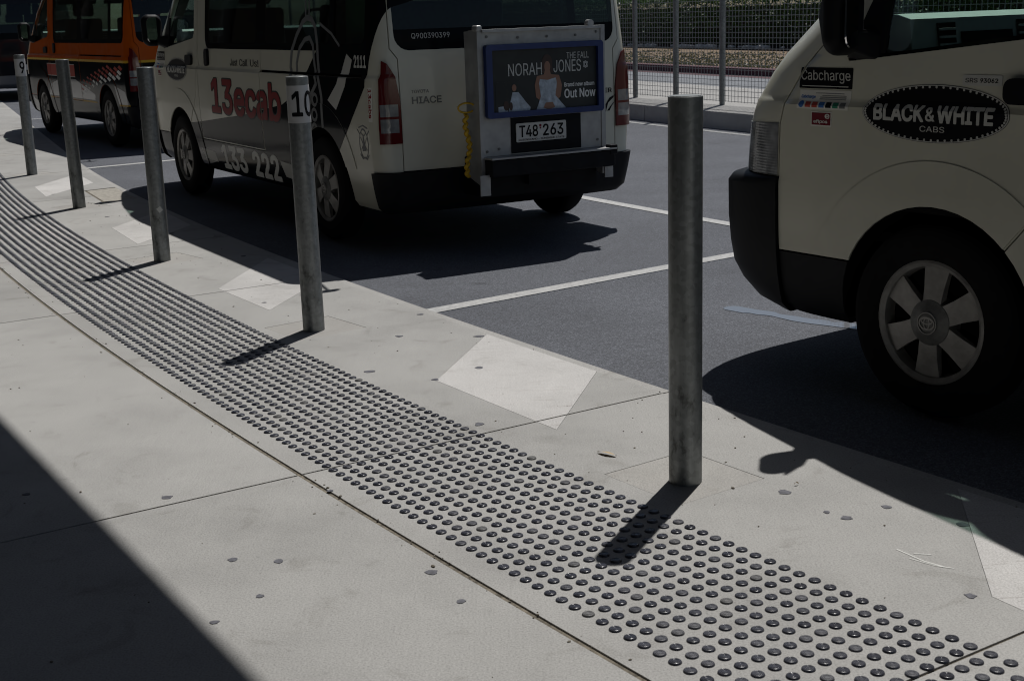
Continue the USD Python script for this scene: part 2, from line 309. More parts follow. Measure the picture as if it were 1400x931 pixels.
pit = sd_poly([(10.85, 3.02), (11.75, 3.12), (11.80, 3.45), (10.90, 3.36)])
cuts = [-9.0, -6.0, -3.0, -0.6, 1.70, 3.70, 6.66, 8.45, 11.3, 13.5, 15.8, 18.2, 20.6, 23.0, 26, 29, 32, 36, 40, 45]
JW = 0.0045
for i in range(len(cuts) - 1):
    s0, s1 = cuts[i] + JW, cuts[i + 1] - JW
    for d0, d1 in ((-6.0, -2.6 + JW), (-2.6 + 2 * JW, 1.72 - 0.0085), (1.72 + 0.0085, KERB_D - 0.047), (KERB_D - 0.045, KERB_D)):
        cell = band(s0, s1, d0, d1)
        if d0 > 1:
            holes = unary_union([p.buffer(0.0012) for p in patches] + [f.buffer(0.002) for f in foots] + [pit.buffer(0.008)])
            rest = cell.difference(holes) if d0 < KERB_D - 0.1 else cell
            for pch in patches:
                q = pch.intersection(cell)
                if d0 < KERB_D - 0.1 and q.area > 0.004 and not q.difference(unary_union(foots)).is_empty:
                    obj('pale_slab', prism_up(q.difference(unary_union(foots)), -0.04, 0.0005), MT['patch'], pavement)
            for f in foots:
                q = f.intersection(cell)
                if d0 < KERB_D - 0.1 and q.area > 0.004:
                    obj('footing_slab', prism_up(q, -0.04, -0.0006), MT['footing'], pavement)
            nm = 'slab' if d0 < KERB_D - 0.1 else 'kerb_stone'
            obj(nm, prism_up(rest, -0.06, 0.0 if nm == 'slab' else -0.0015), MT['slab'] if nm == 'slab' else MT['kerb'], pavement)
        else:
            obj('slab', prism_up(cell, -0.04, 0.0), MT['slab'], pavement)
obj('pit_lid', prism_up(pit.buffer(-0.012), -0.03, -0.002), MT['lid'], pavement)

# marks and litter on the pavement
for k, (x, y) in enumerate([(-0.761, 3.295), (-0.635, 3.275), (-0.226, 3.171), (-0.145, 2.99), (-0.73, 2.917), (-0.647, 3.058), (-1.057, 3.789), (-1.505, 3.855), (-0.58, 5.183), (-0.506, 5.774),
        (-0.124, 4.425), (0.782, 3.664), (0.867, 3.498), (0.91, 3.45), (1.042, 3.522), (1.208, 3.375), (1.076, 2.928), (-0.564, 3.801), (-0.136, 5.185), (-0.306, 5.028), (-0.434, 6.209), (-0.145, 5.725),
        (-2.159, 10.168), (-1.5, 8.2), (-1.62, 8.0), (-2.3, 9.0), (-3.0, 9.9), (-3.9, 11.4), (-1.25, 6.6)]):
    r = R.uniform(0.010, 0.019); t = np.linspace(0, 2 * np.pi, 11)[:-1]
    if not math.isfinite(r): continue
    q = Polygon(np.c_[x + r * (1 + 0.3 * NR.uniform(-1, 1, 10)) * np.cos(t) * R.uniform(0.8, 1.5), y + r * (1 + 0.25 * NR.uniform(-1, 1, 10)) * np.sin(t)])
    obj('gum_spot', prism_up(q, -0.001, 0.0016), MT['gum'], pavement)
mk = unary_union([LineString([(0.985, 3.22), (1.03, 3.14), (1.07, 3.10)]).buffer(0.0022), LineString([(1.02, 3.19), (1.06, 3.18)]).buffer(0.002), LineString([(1.0, 3.16), (1.05, 3.11), (1.09, 3.09)]).buffer(0.0018)])
obj('chalk_scuff', prism_up(mk, -0.001, 0.0012), MT['white_vinyl'], pavement)
def leaf_mesh(L, w):
    n = 9; t = np.linspace(0, 1, n); wid = w * np.sin(np.pi * t) ** 0.7; zz = 0.002 + 0.005 * np.sin(np.pi * t)
    v = np.vstack([np.c_[L * (t - 0.5), wid, zz], np.c_[L * (t - 0.5), -wid, zz + 0.004]]); f = []
    for i in range(n - 1): f += [[i, i + 1, n + i + 1], [i, n + i + 1, n + i]]
    return v, np.array(f)
for (x, y, a, L, lab) in ((0.293, 4.052, -0.7, 0.075, 'curled dry tan leaf on the concrete left of the nearest bollard'), (0.83, 3.72, 0.4, 0.016, 'tiny orange-brown leaf scrap on the concrete right of the nearest bollard')):
    o = UsdGeom.Xform.Define(stage, path_for(None, 'fallen_leaf')); o.AddTranslateOp().Set(Gf.Vec3d(x, y, 0.001)); o.AddRotateZOp().Set(math.degrees(a))
    tag(o.GetPrim(), lab, 'leaf'); obj('blade', leaf_mesh(L, L * 0.13), MT['leaf_dry'], o.GetPrim(), smooth=True)

# grit and crumbs lying on the concrete
gr = []
for k in range(420):
    s_, d_ = R.uniform(1.0, 11.0), R.choice((R.uniform(-0.4, 1.7), R.uniform(2.42, 3.2), 1.72 + R.gauss(0, 0.02)))
    q = P(s_, d_); r = abs(R.gauss(0, 0.0016)) + 0.0012
    m = trimesh.creation.icosphere(0, r); m.vertices *= [R.uniform(0.8, 2.0), 1.0, 0.6]; m.apply_transform(trimesh.transformations.rotation_matrix(R.uniform(0, 3), [0, 0, 1])); m.apply_translation([*q, r * 0.4]); gr.append(m)
tag(obj('grit', trimesh.util.concatenate(gr), MT['joint']), 'fine dark grit scattered over the pavement slabs', 'grit', kind='stuff')

# water trickle on the road by the near van
puddle_mat = usdkit.material(stage, '/World/Looks/wet_film', {'p': ('principled_bsdf', {'base_color': (0.24, 0.245, 0.26), 'roughness': 0.03, 'specular_ior_level': 1.0, 'coat_weight': 1.0})}, [], surface='p.BSDF')
wl = [(1.06, 6.17), (1.12, 6.10), (1.20, 6.03), (1.33, 5.88), (1.46, 5.78), (1.60, 5.66), (1.9, 5.5), (2.3, 5.3)]
wp = LineString(wl).buffer(0.020); ex = np.array(wp.exterior.coords)
ex = np.vstack([np.linspace(ex[i], ex[i + 1], 6)[:-1] for i in range(len(ex) - 1)]); nz = meshkit.noise(np.c_[ex * 16, np.zeros(len(ex))], 3)
cen = np.array([[LineString(wl).interpolate(LineString(wl).project(Point(*q))).x, LineString(wl).interpolate(LineString(wl).project(Point(*q))).y] for q in ex])
wp = Polygon(cen + (ex - cen) * np.clip(1.1 + 2.6 * np.asarray(nz).reshape(-1, 1), 0.15, 2.4)).buffer(0)
obj('water', prism_up(wp, ROAD_Z, ROAD_Z + 0.0025), puddle_mat, None, kind='structure')

# island, far road, verge
island = sheet(band(-20, 80, 10.62, 13.3, 1.0), -0.01, 'traffic_island', MT['joint'])
for i in range(28):
    s0 = -8 + i * 2.4
    obj('island_kerb', prism_up(band(s0 + 0.006, s0 + 2.394, 10.35, 10.52), -0.05, 0.185), MT['kerb'], island)
    obj('island_slab', prism_up(band(s0 + 0.006, s0 + 2.394, 10.525, 13.2), -0.05, 0.19), MT['kerb'], island)
obj('painted_line', prism_up(band(-8, 60, 10.05, 10.15), ROAD_Z, ROAD_Z + 0.004), MT['line'], road)
sheet(band(-40, 110, 12.5, 14.4, 2.0), 0.0, 'far_footway', MT['kerb'])
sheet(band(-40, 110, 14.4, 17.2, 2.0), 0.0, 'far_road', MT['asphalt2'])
fk = sheet(band(-40, 110, 16.95, 17.5, 2.0), 0.004, 'far_gutter', MT['redkerb'])
obj('far_kerb', prism_up(band(-40, 110, 17.4, 17.75, 2.0), -0.05, 0.14), MT['redkerb'], None, kind='structure')
sheet(band(-60, 130, 17.75, 60, 2.0), 0.10, 'verge', MT['verge'])
bed = sheet(band(-40, 110, 24.5, 28, 2.0), 0.13, 'garden_bed', MT['soil'])

# grass tufts on the verge
def cards(n, pts, size, up, rng, jitter=0.6):
    c = pts; a = rng.uniform(0, 2 * np.pi, n); t = rng.normal(0, 1, (n, 3)); t[:, 2] *= 0.6; t /= np.linalg.norm(t, axis=1, keepdims=True)
    u = np.cross(t, rng.normal(0, 1, (n, 3))); u /= np.linalg.norm(u, axis=1, keepdims=True)
    s = size * rng.uniform(0.6, 1.4, (n, 1))
    v = np.stack([c - t * s, c + u * s * 0.45, c + t * s, c - u * s * 0.45], 1).reshape(-1, 3)
    f = np.arange(n * 4).reshape(n, 4); return v, f
ng = 26000
gs = NR.uniform(2, 62, ng); gd = 17.85 + 6.4 * NR.uniform(0, 1, ng) ** 1.7
keep = np.asarray(meshkit.noise(np.c_[gs * 0.7, gd * 0.9, np.zeros(ng)], 5)).ravel() > (gd - 20.6) * 0.22
gp = np.c_[P(gs, gd), np.full(ng, 0.10)][keep]; ng = len(gp)
hh = NR.uniform(0.02, 0.05, ng); an = NR.uniform(0, np.pi, ng); wv = np.c_[np.cos(an), np.sin(an), np.zeros(ng)] * 0.03
ln = np.c_[NR.normal(0, 0.02, (ng, 2)), hh]
v = np.stack([gp - wv, gp + wv, gp + ln], 1).reshape(-1, 3)
tag(obj('grass', (v, np.arange(ng * 3).reshape(ng, 3)), MT['grass']), 'dry brown and green grass on the verge beyond the far road', 'grass', kind='stuff')
# stones along the hedge foot
st = []
for k in range(230):
    s = R.uniform(4, 62); m = trimesh.creation.icosphere(0, R.uniform(0.05, 0.13)); m.vertices *= [1.3, 1, 0.7]; m.apply_translation([*P(s, R.uniform(24.75, 24.98)), 0.18]); st.append(m)
tag(obj('stones', trimesh.util.concatenate(st), MT['stone']), 'pale stones scattered along the foot of the hedge', 'stones', kind='stuff')
# hedge
hedge = thing('hedge', 'long clipped dark green hedge behind the mesh fence', 'hedge')
HS0, HS1, HD, HT, HB = 2.0, 75.0, 25.15, 1.62, 0.3
core = band(HS0, HS1, HD + 0.25, HD + 1.6, 1.0)
obj('stems', prism_up(core, 0.13, HT - 0.25), MT['soil'], hedge)
nl = 90000
ls = NR.uniform(HS0, HS1, nl); face = NR.uniform(0, 1, nl)
bul = 0.16 * np.asarray(meshkit.noise(np.c_[ls * 0.9, face * 3, np.zeros(nl)], 9)).ravel()
ztop = HT + 0.10 * np.asarray(meshkit.noise(np.c_[ls * 0.6, np.zeros((nl, 2))], 4)).ravel()
fr = face < 0.62
ld = np.where(fr, HD - bul + np.abs(NR.normal(0, 0.09, nl)), HD + NR.uniform(0, 1.7, nl))
lz = np.where(fr, 0.22 + (ztop - 0.22) * NR.uniform(0, 1, nl) ** 0.9, ztop + NR.normal(0, 0.07, nl))
lv, lf = cards(nl, np.c_[P(ls, ld), lz], 0.055, None, NR)
obj('foliage', (lv, lf), MT['hedge'], hedge, kind='stuff')

# mesh fence on the island
fence = thing('mesh_fence', 'galvanised weld mesh fence on posts along the traffic island', 'fence')
FD, FZ = 11.60, 0.19
def tube_m(p0, p1, r, n=6):
    p0, p1 = np.array(p0, float), np.array(p1, float)
    return trimesh.creation.cylinder(radius=r, segment=[p0, p1], sections=n)
posts = [-4.0, -1.7, 0.7, 3.1, 5.5, 7.9, 10.3, 12.72, 13.79, 14.86] + [14.86 + 2.3 * k for k in range(1, 13)]
for s in posts:
    q = P(s, FD - 0.6 + 0.0)
    obj('post', tube_m((*q, FZ - 0.02), (*q, FZ + 2.05), 0.034, 12), MT['galv'], fence, smooth=40)
for a, b in zip(posts[:-1], posts[1:]):
    ws = []
    for k in range(1, round((b - a) / 0.068)):
        s = a + (b - a) * k / round((b - a) / 0.068); q = P(s, FD - 0.6); ws.append(tube_m((*q, FZ + 0.04), (*q, FZ + 2.0), 0.0036, 3))
    for k in range(31):
        z = FZ + 0.05 + k * 0.064; ws.append(tube_m((*P(a, FD - 0.6), z), (*P(b, FD - 0.6), z), 0.0038, 3))
    obj('mesh_panel', trimesh.util.concatenate(ws), MT['wire'], fence)

# terminal canopy behind the camera: it shades the near corner of the pavement
term = thing('terminal_building', 'terminal wall with deep entrance canopy shading the pavement corner', 'building')
CZ = 4.5; CE = 0.905 + 0.467 * CZ
def straight(s0, s1, d0, d1): return Polygon([tuple(s * E_ + d * N_) for s, d in ((s0, d0), (s1, d0), (s1, d1), (s0, d1))])
obj('wall', prism_up(straight(-16, 120, -6.5, -6.0), 0, 7.0), MT['wall'], term)
cn = obj('canopy', prism_up(straight(-16, 120, -5.98, CE), CZ, CZ + 0.35), MT['soffit'], term)
for k in range(20):
    q = (-12 + k * 6) * E_ - 2.2 * N_; obj('column', tube_m((*q, 0), (*q, CZ), 0.16, 20), MT['soffit'], term, smooth=40)

# ------------------------------------------------------------------ lettering and booleans
_tc = {}
def text_shape(txt, bold=False):
    if (txt, bold) not in _tc:
        m = meshkit.text_mesh(txt, 1.0, 0.1, bold=bold); v, f = np.array(m.vertices), np.array(m.faces)
        f = f[np.all(v[f][:, :, 2] < 1e-6, axis=1)]
        _tc[(txt, bold)] = unary_union([Polygon(v[t][:, :2]).buffer(1e-4, join_style='mitre') for t in f]).buffer(0)
    return _tc[(txt, bold)]
def fit(shape, xl, xr, zb, zt, shear=0.0, rise=0.0):
    """place a shape so that its left edge is at xl, right edge at xr (xl > xr mirrors it), bottom zb and top zt"""
    x0, y0, x1, y1 = shape.bounds; sx = (xr - xl) / (x1 - x0); sy = (zt - zb) / (y1 - y0)
    return affinity.affine_transform(shape, [sx, shear * sy, rise * sx, sy, xl - sx * x0 - shear * sy * y0, zb - sy * y0 - rise * sx * x0])
def rounded(x0, y0, x1, y1, r): return box(min(x0, x1) + r, min(y0, y1) + r, max(x0, x1) - r, max(y0, y1) - r).buffer(r, quad_segs=5)
def ellipse(cx, cy, a, b, n=40):
    t = np.linspace(0, 2 * np.pi, n + 1)[:-1]; return Polygon(np.c_[cx + a * np.cos(t), cy + b * np.sin(t)])
def cross(shape):
    rings = []
    for g in getattr(shape, 'geoms', [shape]):
        if g.geom_type != 'Polygon' or g.is_empty: continue
        g = g.simplify(0.0003)
        rings.append(np.array(g.exterior.coords)[:-1]); rings += [np.array(h.coords)[:-1] for h in g.interiors]
    return CrossSection(rings, m3.FillRule.EvenOdd)
def prism_y(shape, y0, y1):
    m = Manifold.extrude(cross(shape), y1 - y0)      # (x, z, depth) -> (x, y, z)
    return m.transform(np.array([[1, 0, 0, 0], [0, 0, -1, y1], [0, 1, 0, 0]], float))
def prism_x(shape, x0, x1):                           # shape in (y, z)
    m = Manifold.extrude(cross(shape), x1 - x0)
    return m.transform(np.array([[0, 0, 1, x0], [1, 0, 0, 0], [0, 1, 0, 0]], float))
def bx(x0, x1, y0, y1, z0, z1): return Manifold.cube([x1 - x0, y1 - y0, z1 - z0]).translate([x0, y0, z0])
def rbx(x0, x1, y0, y1, z0, z1, r=0.02):
    s = Manifold.sphere(r, 12); pts = [s.translate([a, b, c]) for a in (x0 + r, x1 - r) for b in (y0 + r, y1 - r) for c in (z0 + r, z1 - r)]
    return Manifold.batch_hull(pts)
def cyl_y(x, z, r, y0, y1, n=48): return prism_y(Point(x, z).buffer(r, quad_segs=n // 4), y0, y1)
def to_tm(m):
    q = m.to_mesh(); return trimesh.Trimesh(q.vert_properties[:, :3], q.tri_verts, process=False)

# ------------------------------------------------------------------ van body: one box van, x forward, y left, origin under the rear axle
ZL = np.array([.26, .30, .36, .42, .50, .60, .735, .760, .778, .86, .97, 1.00, 1.045, 1.06, 1.075, 1.15, 1.22, 1.40, 1.60, 1.80, 1.95, 2.06, 2.14, 2.20, 2.235, 2.255, 2.265])
def lev(z, zs, vs): return np.interp(z, zs, vs)
def ring(z, o):
    w = lev(z, [.26, .30, .40, .50, .60, .75, 1.0, 1.045, 1.06, 1.075, 1.15, 1.22, 1.4, 1.6, 1.8, 1.95, 2.06, 2.14, 2.20, 2.235, 2.255, 2.265],
            [.850, .880, .900, .912, .918, .922, .921, .921, .911, .905, .902, .897, .882, .862, .838, .815, .788, .750, .69, .62, .50, .36]) + o
    xr = lev(z, [.26, .3, .5, .8, 1.2, 1.6, 2.0, 2.14, 2.2, 2.235, 2.265], [-.93, -.97, -1.0, -1.0, -.985, -.945, -.885, -.84, -.78, -.70, -.45]) - o
    xf = lev(z, [.26, .32, .42, .55, .735, .760, .778, .86, .97, 1.1, 1.2, 1.4, 1.6, 1.8, 2.0, 2.1, 2.18, 2.235, 2.265],
             [3.84, 3.98, 4.045, 4.065, 4.065, 4.04, 3.975, 3.97, 3.96, 3.92, 3.85, 3.65, 3.44, 3.17, 2.86, 2.63, 2.34, 2.04, 1.6]) + o
    rr, a, n = 0.12, 0.62, lev(z, [.26, 1.0, 1.4, 2.265], [4.0, 4.0, 3.2, 2.6])
    rr = min(rr, w * 0.5)
    pts = [(xr + 0.05 * (y / w) ** 2, y) for y in np.linspace(0, w - rr, 5)]
    cxr = pts[-1][0] + rr
    pts += [(cxr - rr * math.cos(t), w - rr + rr * math.sin(t)) for t in np.linspace(0, math.pi / 2, 9)[1:]]
    x1 = xf - a
    pts += [(cxr + (x1 - cxr) * t, w) for t in np.linspace(0, 1, 7)[1:]]
    pts += [(x1 + a * math.sin(t) ** (2 / n), w * max(0.0, math.cos(t)) ** (2 / n)) for t in np.linspace(0, math.pi / 2, 26)[1:]]
    pts[-1] = (pts[-1][0], 0.0)
    pts = np.array(pts); mir = pts[1:-1][::-1] * [1, -1]
    return np.vstack([pts, mir])
_lofts = {}
def loft(o):
    if o in _lofts: return _lofts[o]
    rows = []
    for z in ZL:
        zz = z + o * np.clip((z - 0.9) / 0.9, -1, 1)
        q = ring(z, o); rows.append(np.c_[q, np.full(len(q), zz)])
    n = len(rows[0]); v = np.vstack(rows); f = []
    for i in range(len(rows) - 1):
        for j in range(n):
            a, b = i * n + j, i * n + (j + 1) % n; c, d = a + n, b + n
            f += [[a, c, b], [b, c, d]]
    for base_i, flip in ((0, False), ((len(rows) - 1) * n, True)):
        c = len(v); v = np.vstack([v, v[base_i:base_i + n].mean(0)])
        for j in range(n):
            t = [base_i + j, base_i + (j + 1) % n, c]; f.append(t[::-1] if flip else t)
    tm = trimesh.Trimesh(v, f, process=False)
    if tm.volume < 0: f = np.array(f)[:, ::-1]
    m = Manifold(m3.Mesh(np.asarray(v, np.float32), np.asarray(f, np.uint32)))
    assert m.status() == m3.Error.NoError, m.status()
    _lofts[o] = m
    return m
HUBS = (-0.10, 2.90); HZ, ARCH = 0.336, 0.395
Y2 = 1.3
WIN_FRONT = Polygon([(3.285, 1.212), (2.50, 1.295), (2.47, 1.33), (2.47, 1.90), (2.51, 1.94), (2.72, 1.94)]).buffer(0.012)
BAND = rounded(2.19, 1.205, -0.835, 1.985, 0.09)
PANES = [rounded(2.14, 1.25, 1.05, 1.945, 0.06), rounded(0.88, 1.25, -0.26, 1.945, 0.05), rounded(-0.34, 1.25, -0.79, 1.945, 0.06)]
WIN_REAR = rounded(-0.775, 1.205, 0.775, 1.88, 0.09)
WSCREEN = Polygon([(-0.70, 1.24), (0.70, 1.24), (0.60, 1.95), (-0.60, 1.95)])
FDOOR = Polygon([(3.59, 0.505), (3.59, 0.97), (3.565, 1.07), (3.49, 1.18), (3.40, 1.27), (2.80, 1.99), (2.42, 2.0), (2.40, 1.9), (2.40, 1.0), (2.43, 0.88), (2.52, 0.74), (2.64, 0.60), (2.64, 0.505)])
SDOOR = Polygon([(2.36, 0.505), (2.36, 2.005), (0.965, 2.005), (0.965, 0.505)])
TGATE = Polygon([(-0.760, 0.505), (0.760, 0.505), (0.760, 1.16), (0.805, 1.22), (0.785, 2.0), (0.70, 2.08), (-0.70, 2.08), (-0.785, 2.0), (-0.805, 1.22), (-0.760, 1.16)])
TLIGHT = Polygon([(0.768, 0.67), (0.768, 0.92), (0.79, 1.06), (0.835, 1.135), (0.885, 1.165), (1.1, 1.165), (1.1, 0.67)])
def mirror_y(p): return affinity.scale(p, -1, 1, origin=(0, 0))
def build_shell():
    O, I, L2 = loft(0.0), loft(-0.03), loft(-0.036)
    arches = cyl_y(HUBS[0], HZ, ARCH, 0.45, 1.3) + cyl_y(HUBS[0], HZ, ARCH, -1.3, -0.45) + cyl_y(HUBS[1], HZ, ARCH, 0.45, 1.3) + cyl_y(HUBS[1], HZ, ARCH, -1.3, -0.45)
    shell = (O - I) - arches
    side = lambda s: prism_y(s, -1.3, 1.3)
    front_only = bx(2.2, 4.5, -1.2, 1.2, 0, 3); rear_only = bx(-1.6, -0.6, -1.2, 1.2, 0, 3)
    lights = (prism_x(TLIGHT, -1.4, -0.938) + prism_x(mirror_y(TLIGHT), -1.4, -0.938))
    g = {}
    wf, wb_, wr, ws = side(WIN_FRONT), side(BAND), prism_x(WIN_REAR, -1.4, -0.5), prism_x(WSCREEN, 2.3, 4.3)
    hl = side(Polygon([(3.60, .782), (4.2, .782), (4.2, .955), (3.80, .965), (3.60, .975)])) - bx(2, 5, -0.47, 0.47, 0, 2)
    grille = prism_x(rounded(-0.46, 0.79, 0.46, 0.90, 0.02), 3.3, 4.3)
    fb = side(Polygon([(3.595, .1), (4.3, .1), (4.3, .776), (3.595, .776)]))
    rb = prism_x(box(-1.3, 0.1, 1.3, 0.498), -1.4, -0.865)
    sk = side(box(3.2, .1, 3.59, .498)); sill = side(box(0.2, .1, 2.62, .498))
    windows = wf + wb_ + wr + ws
    grow = lambda s, d=0.003: s.buffer(d)
    fd, sdr = side(FDOOR), side(SDOOR); tg = prism_x(TGATE, -1.4, -0.4)
    fdg, sdg, tgg = side(grow(FDOOR, 0.006)), side(grow(SDOOR, 0.007)), prism_x(grow(TGATE, 0.006), -1.4, -0.4)
    rail = side(box(-0.76, 1.052, 0.965, 1.068))
    g['front_door'] = (shell ^ fd) - windows - hl - sk - sill
    g['sliding_door'] = (shell ^ sdr) - windows - rail
    g['tailgate'] = (shell ^ tg) - windows - lights
    g['body'] = shell - windows - fdg - sdg - tgg - lights - hl - grille - side(box(3.592, .1, 4.3, .779)) - prism_x(box(-1.3, 0.1, 1.3, 0.501), -1.4, -0.862) - side(box(3.19, .1, 3.6, .502)) - side(box(0.2, .1, 2.62, .502)) - rail
    sh2 = loft(0.004) - loft(-0.02)
    g['front_bumper'] = ((loft(0.012) - I) - arches) ^ fb
    g['rear_bumper'] = ((loft(0.02) - I) - arches) ^ rb
    g['side_skirt'] = (shell ^ sk) + (shell ^ sill)
    g['headlight'] = (loft(0.003) - I) ^ hl
    g['grille'] = (loft(-0.006) - I) ^ grille
    g['tail'] = (loft(0.012) - I) ^ lights
    gl = loft(-0.003) - loft(-0.008)
    pan = side(unary_union(PANES))
    g['window_band'] = (loft(-0.002) - loft(-0.012)) ^ (wb_ - pan)
    g['panes'] = [gl ^ side(p) for p in PANES]
    g['front_pane'] = gl ^ wf
    g['rear_pane'] = (gl ^ wr) - bx(-2, 0, -2, 2, 0, 1.325)
    g['rear_band'] = (gl ^ wr) ^ bx(-2, 0, -2, 2, 0, 1.325)
    g['windscreen'] = gl ^ (ws ^ front_only)
    g['interior_trim'] = ((I - L2) - windows - arches) + (loft(-0.016) - loft(-0.022) ^ rail)
    g['wheel_arch'] = []
    for hx in HUBS:
        for s in (-1, 1):
            lo, hi = (0.5, 1.0) if s > 0 else (-1.0, -0.5)
            a = ((cyl_y(hx, HZ, ARCH + 0.012, lo, hi) - cyl_y(hx, HZ, ARCH - 0.001, lo, hi)) ^ loft(-0.004)) + (cyl_y(hx, HZ, ARCH, *((0.5, 0.51) if s > 0 else (-0.51, -0.5))) ^ bx(-3, 6, -2, 2, 0.22, 2))
            g['wheel_arch'].append(a ^ bx(-3, 6, -2, 2, 0.28, 2))
    g['flare'] = []
    for hx in HUBS:
        for s in (-1, 1):
            lo, hi = (0.6, 1.2) if s > 0 else (-1.2, -0.6)
            rg = cyl_y(hx, HZ, 0.545, lo, hi, 96) - cyl_y(hx, HZ, ARCH, lo, hi, 48)
            g['flare'].append(((loft(0.0045) - loft(-0.004)) ^ rg ^ bx(-3, 6, -2, 2, 0.503, 2)) - fdg.trim_by_plane([0, 0, 1], 9) - rb - lights - side(FDOOR.exterior.buffer(0.006)))
    g['underbody'] = bx(-0.9, 3.7, -0.52, 0.52, 0.24, 0.58) + bx(0.32, 2.48, -0.82, 0.82, 0.26, 0.56) + bx(-0.9, -0.52, -0.8, 0.8, 0.30, 0.56) + bx(3.32, 3.75, -0.72, 0.72, 0.27, 0.56)
    return g
SH = build_shell()
FLR = cyl_y(HUBS[0], HZ, 0.5455, 0.6, 1.2, 96) + cyl_y(HUBS[1], HZ, 0.5455, 0.6, 1.2, 96)      # prints lie on the wheel flares too
DEC = {k: ((loft(0.0006 + 0.0009 * k) - loft(0.0006 * k)) - FLR) + ((loft(0.0051 + 0.0009 * k) - loft(0.0040 + 0.0009 * k)) ^ FLR) for k in (1, 2, 3)}
GAPS = (prism_y(unary_union([FDOOR.exterior.buffer(0.006), SDOOR.exterior.buffer(0.007), box(-0.76, 1.052, 0.965, 1.068)]), -1.3, 1.3)
        + prism_x(TGATE.exterior.buffer(0.0035), -1.4, -0.5))
ARCHES = cyl_y(HUBS[0], HZ, ARCH, 0.45, 1.3) + cyl_y(HUBS[1], HZ, ARCH, 0.45, 1.3)
def decal(shape, layer=1, where='side'):
    pr = prism_y(shape, 0.5, 1.3) if where == 'side' else (prism_x(shape, -1.4, -0.75))
    return (DEC[layer] ^ pr) - GAPS - ARCHES

def revolve_y(profile, n=40):
    """profile of (radius, y) pairs revolved about the y axis"""
    p = np.array(profile, float); m = trimesh.creation.revolve(np.c_[p[:, 0], p[:, 1]], sections=n)     # about z
    m.apply_transform(np.array([[1, 0, 0, 0], [0, 0, 1, 0], [0, -1, 0, 0], [0, 0, 0, 1.0]])); return m
def wheel(parent, hx, side, spin=0.0, style='six'):
    W_ = 0.86 * side
    R0 = HZ + 0.012
    R0 = 0.335
    prof = [(0.20, -0.10), (0.24, -0.105), (R0 - 0.045, -0.10), (R0 - 0.012, -0.085), (R0, -0.06), (R0, 0.02), (R0 - 0.012, 0.045), (R0 - 0.045, 0.060), (0.245, 0.062), (0.212, 0.050), (0.205, 0.02), (0.205, -0.10), (0.20, -0.10)]
    t = revolve_y(prof, 56); t.apply_scale([1, side, 1]); 
    if side < 0: t.invert()
    off = [hx, W_, HZ]
    t.apply_translation(off); w = obj('wheel', t, MT['tyre'], parent, smooth=40)
    rp = [(0.198, 0.0), (0.214, 0.052), (0.206, 0.056), (0.192, 0.046), (0.186, 0.0), (0.198, 0.0)]
    r = revolve_y(rp, 56); d = trimesh.creation.cylinder(0.2, 0.01, sections=40); d.apply_transform(trimesh.transformations.rotation_matrix(math.pi / 2, [1, 0, 0])); d.apply_translation([0, -0.01, 0])
    r.apply_scale([1, side, 1]); r.apply_translation(off); d.apply_scale([1, side, 1]); d.apply_translation(off)
    obj('rim', r, MT['rim'], w, smooth=40); obj('brake_drum', d, MT['liner'], w)
    for k in range(6):
        a = spin + k * math.pi / 3
        sp = Polygon([(-0.033, 0.04), (0.033, 0.04), (0.039, 0.12), (0.051, 0.196), (-0.051, 0.196), (-0.039, 0.12)])
        m = prism_y(affinity.rotate(sp, math.degrees(a), origin=(0, 0)), 0.02, 0.048)
        q = to_tm(m); rr = np.hypot(q.vertices[:, 0], q.vertices[:, 2]); q.vertices[:, 1] -= 0.012 * np.clip((rr - 0.1) / 0.1, -1, 1) * (q.vertices[:, 1] > 0.03)
        q.apply_scale([1, side, 1]); q.apply_translation(off)
        if side < 0: q.invert()
        obj('spoke', q, MT['rim'], w, smooth=25)
    h = revolve_y([(0.0, 0.066), (0.03, 0.065), (0.045, 0.060), (0.078, 0.052), (0.088, 0.03), (0.088, 0.0), (0.0, 0.0)], 32); h.apply_scale([1, side, 1]); h.apply_translation(off)
    hc = obj('hub_cap', h, MT['hub'], w, smooth=35)
    if side > 0:
        lg = unary_union([ellipse(0, 0, 0.030, 0.021).exterior.buffer(0.0025), ellipse(0, 0, 0.011, 0.020).exterior.buffer(0.0022), ellipse(0, 0.008, 0.022, 0.010).exterior.buffer(0.0022), Point(0, 0).buffer(0.037).exterior.buffer(0.0015)])
        obj('hub_emblem', to_tm(prism_y(lg, 0.058, 0.068).translate(off)), MT['rim'], w)
    return w

def seat(parent, x, y0, y1, back=0.62):
    c = rbx(x - 0.02, x + 0.48, y0, y1, 0.72, 0.90, 0.05)
    b = Manifold.batch_hull([rbx(x - 0.06, x + 0.06, y0, y1, 0.80, 0.95, 0.03), rbx(x - 0.16, x - 0.05, y0, y1, 1.40, 1.50, 0.03)])
    obj('seat', to_tm(c + b), MT['seat'], parent, smooth=35)
    n = max(1, round((y1 - y0) / 0.45)); w = (y1 - y0) / n
    for k in range(n):
        cy = y0 + w * (k + 0.5)
        obj('headrest', to_tm(rbx(x - 0.21, x - 0.11, cy - 0.13, cy + 0.13, 1.53, 1.70, 0.035)), MT['seat'], parent, smooth=35)

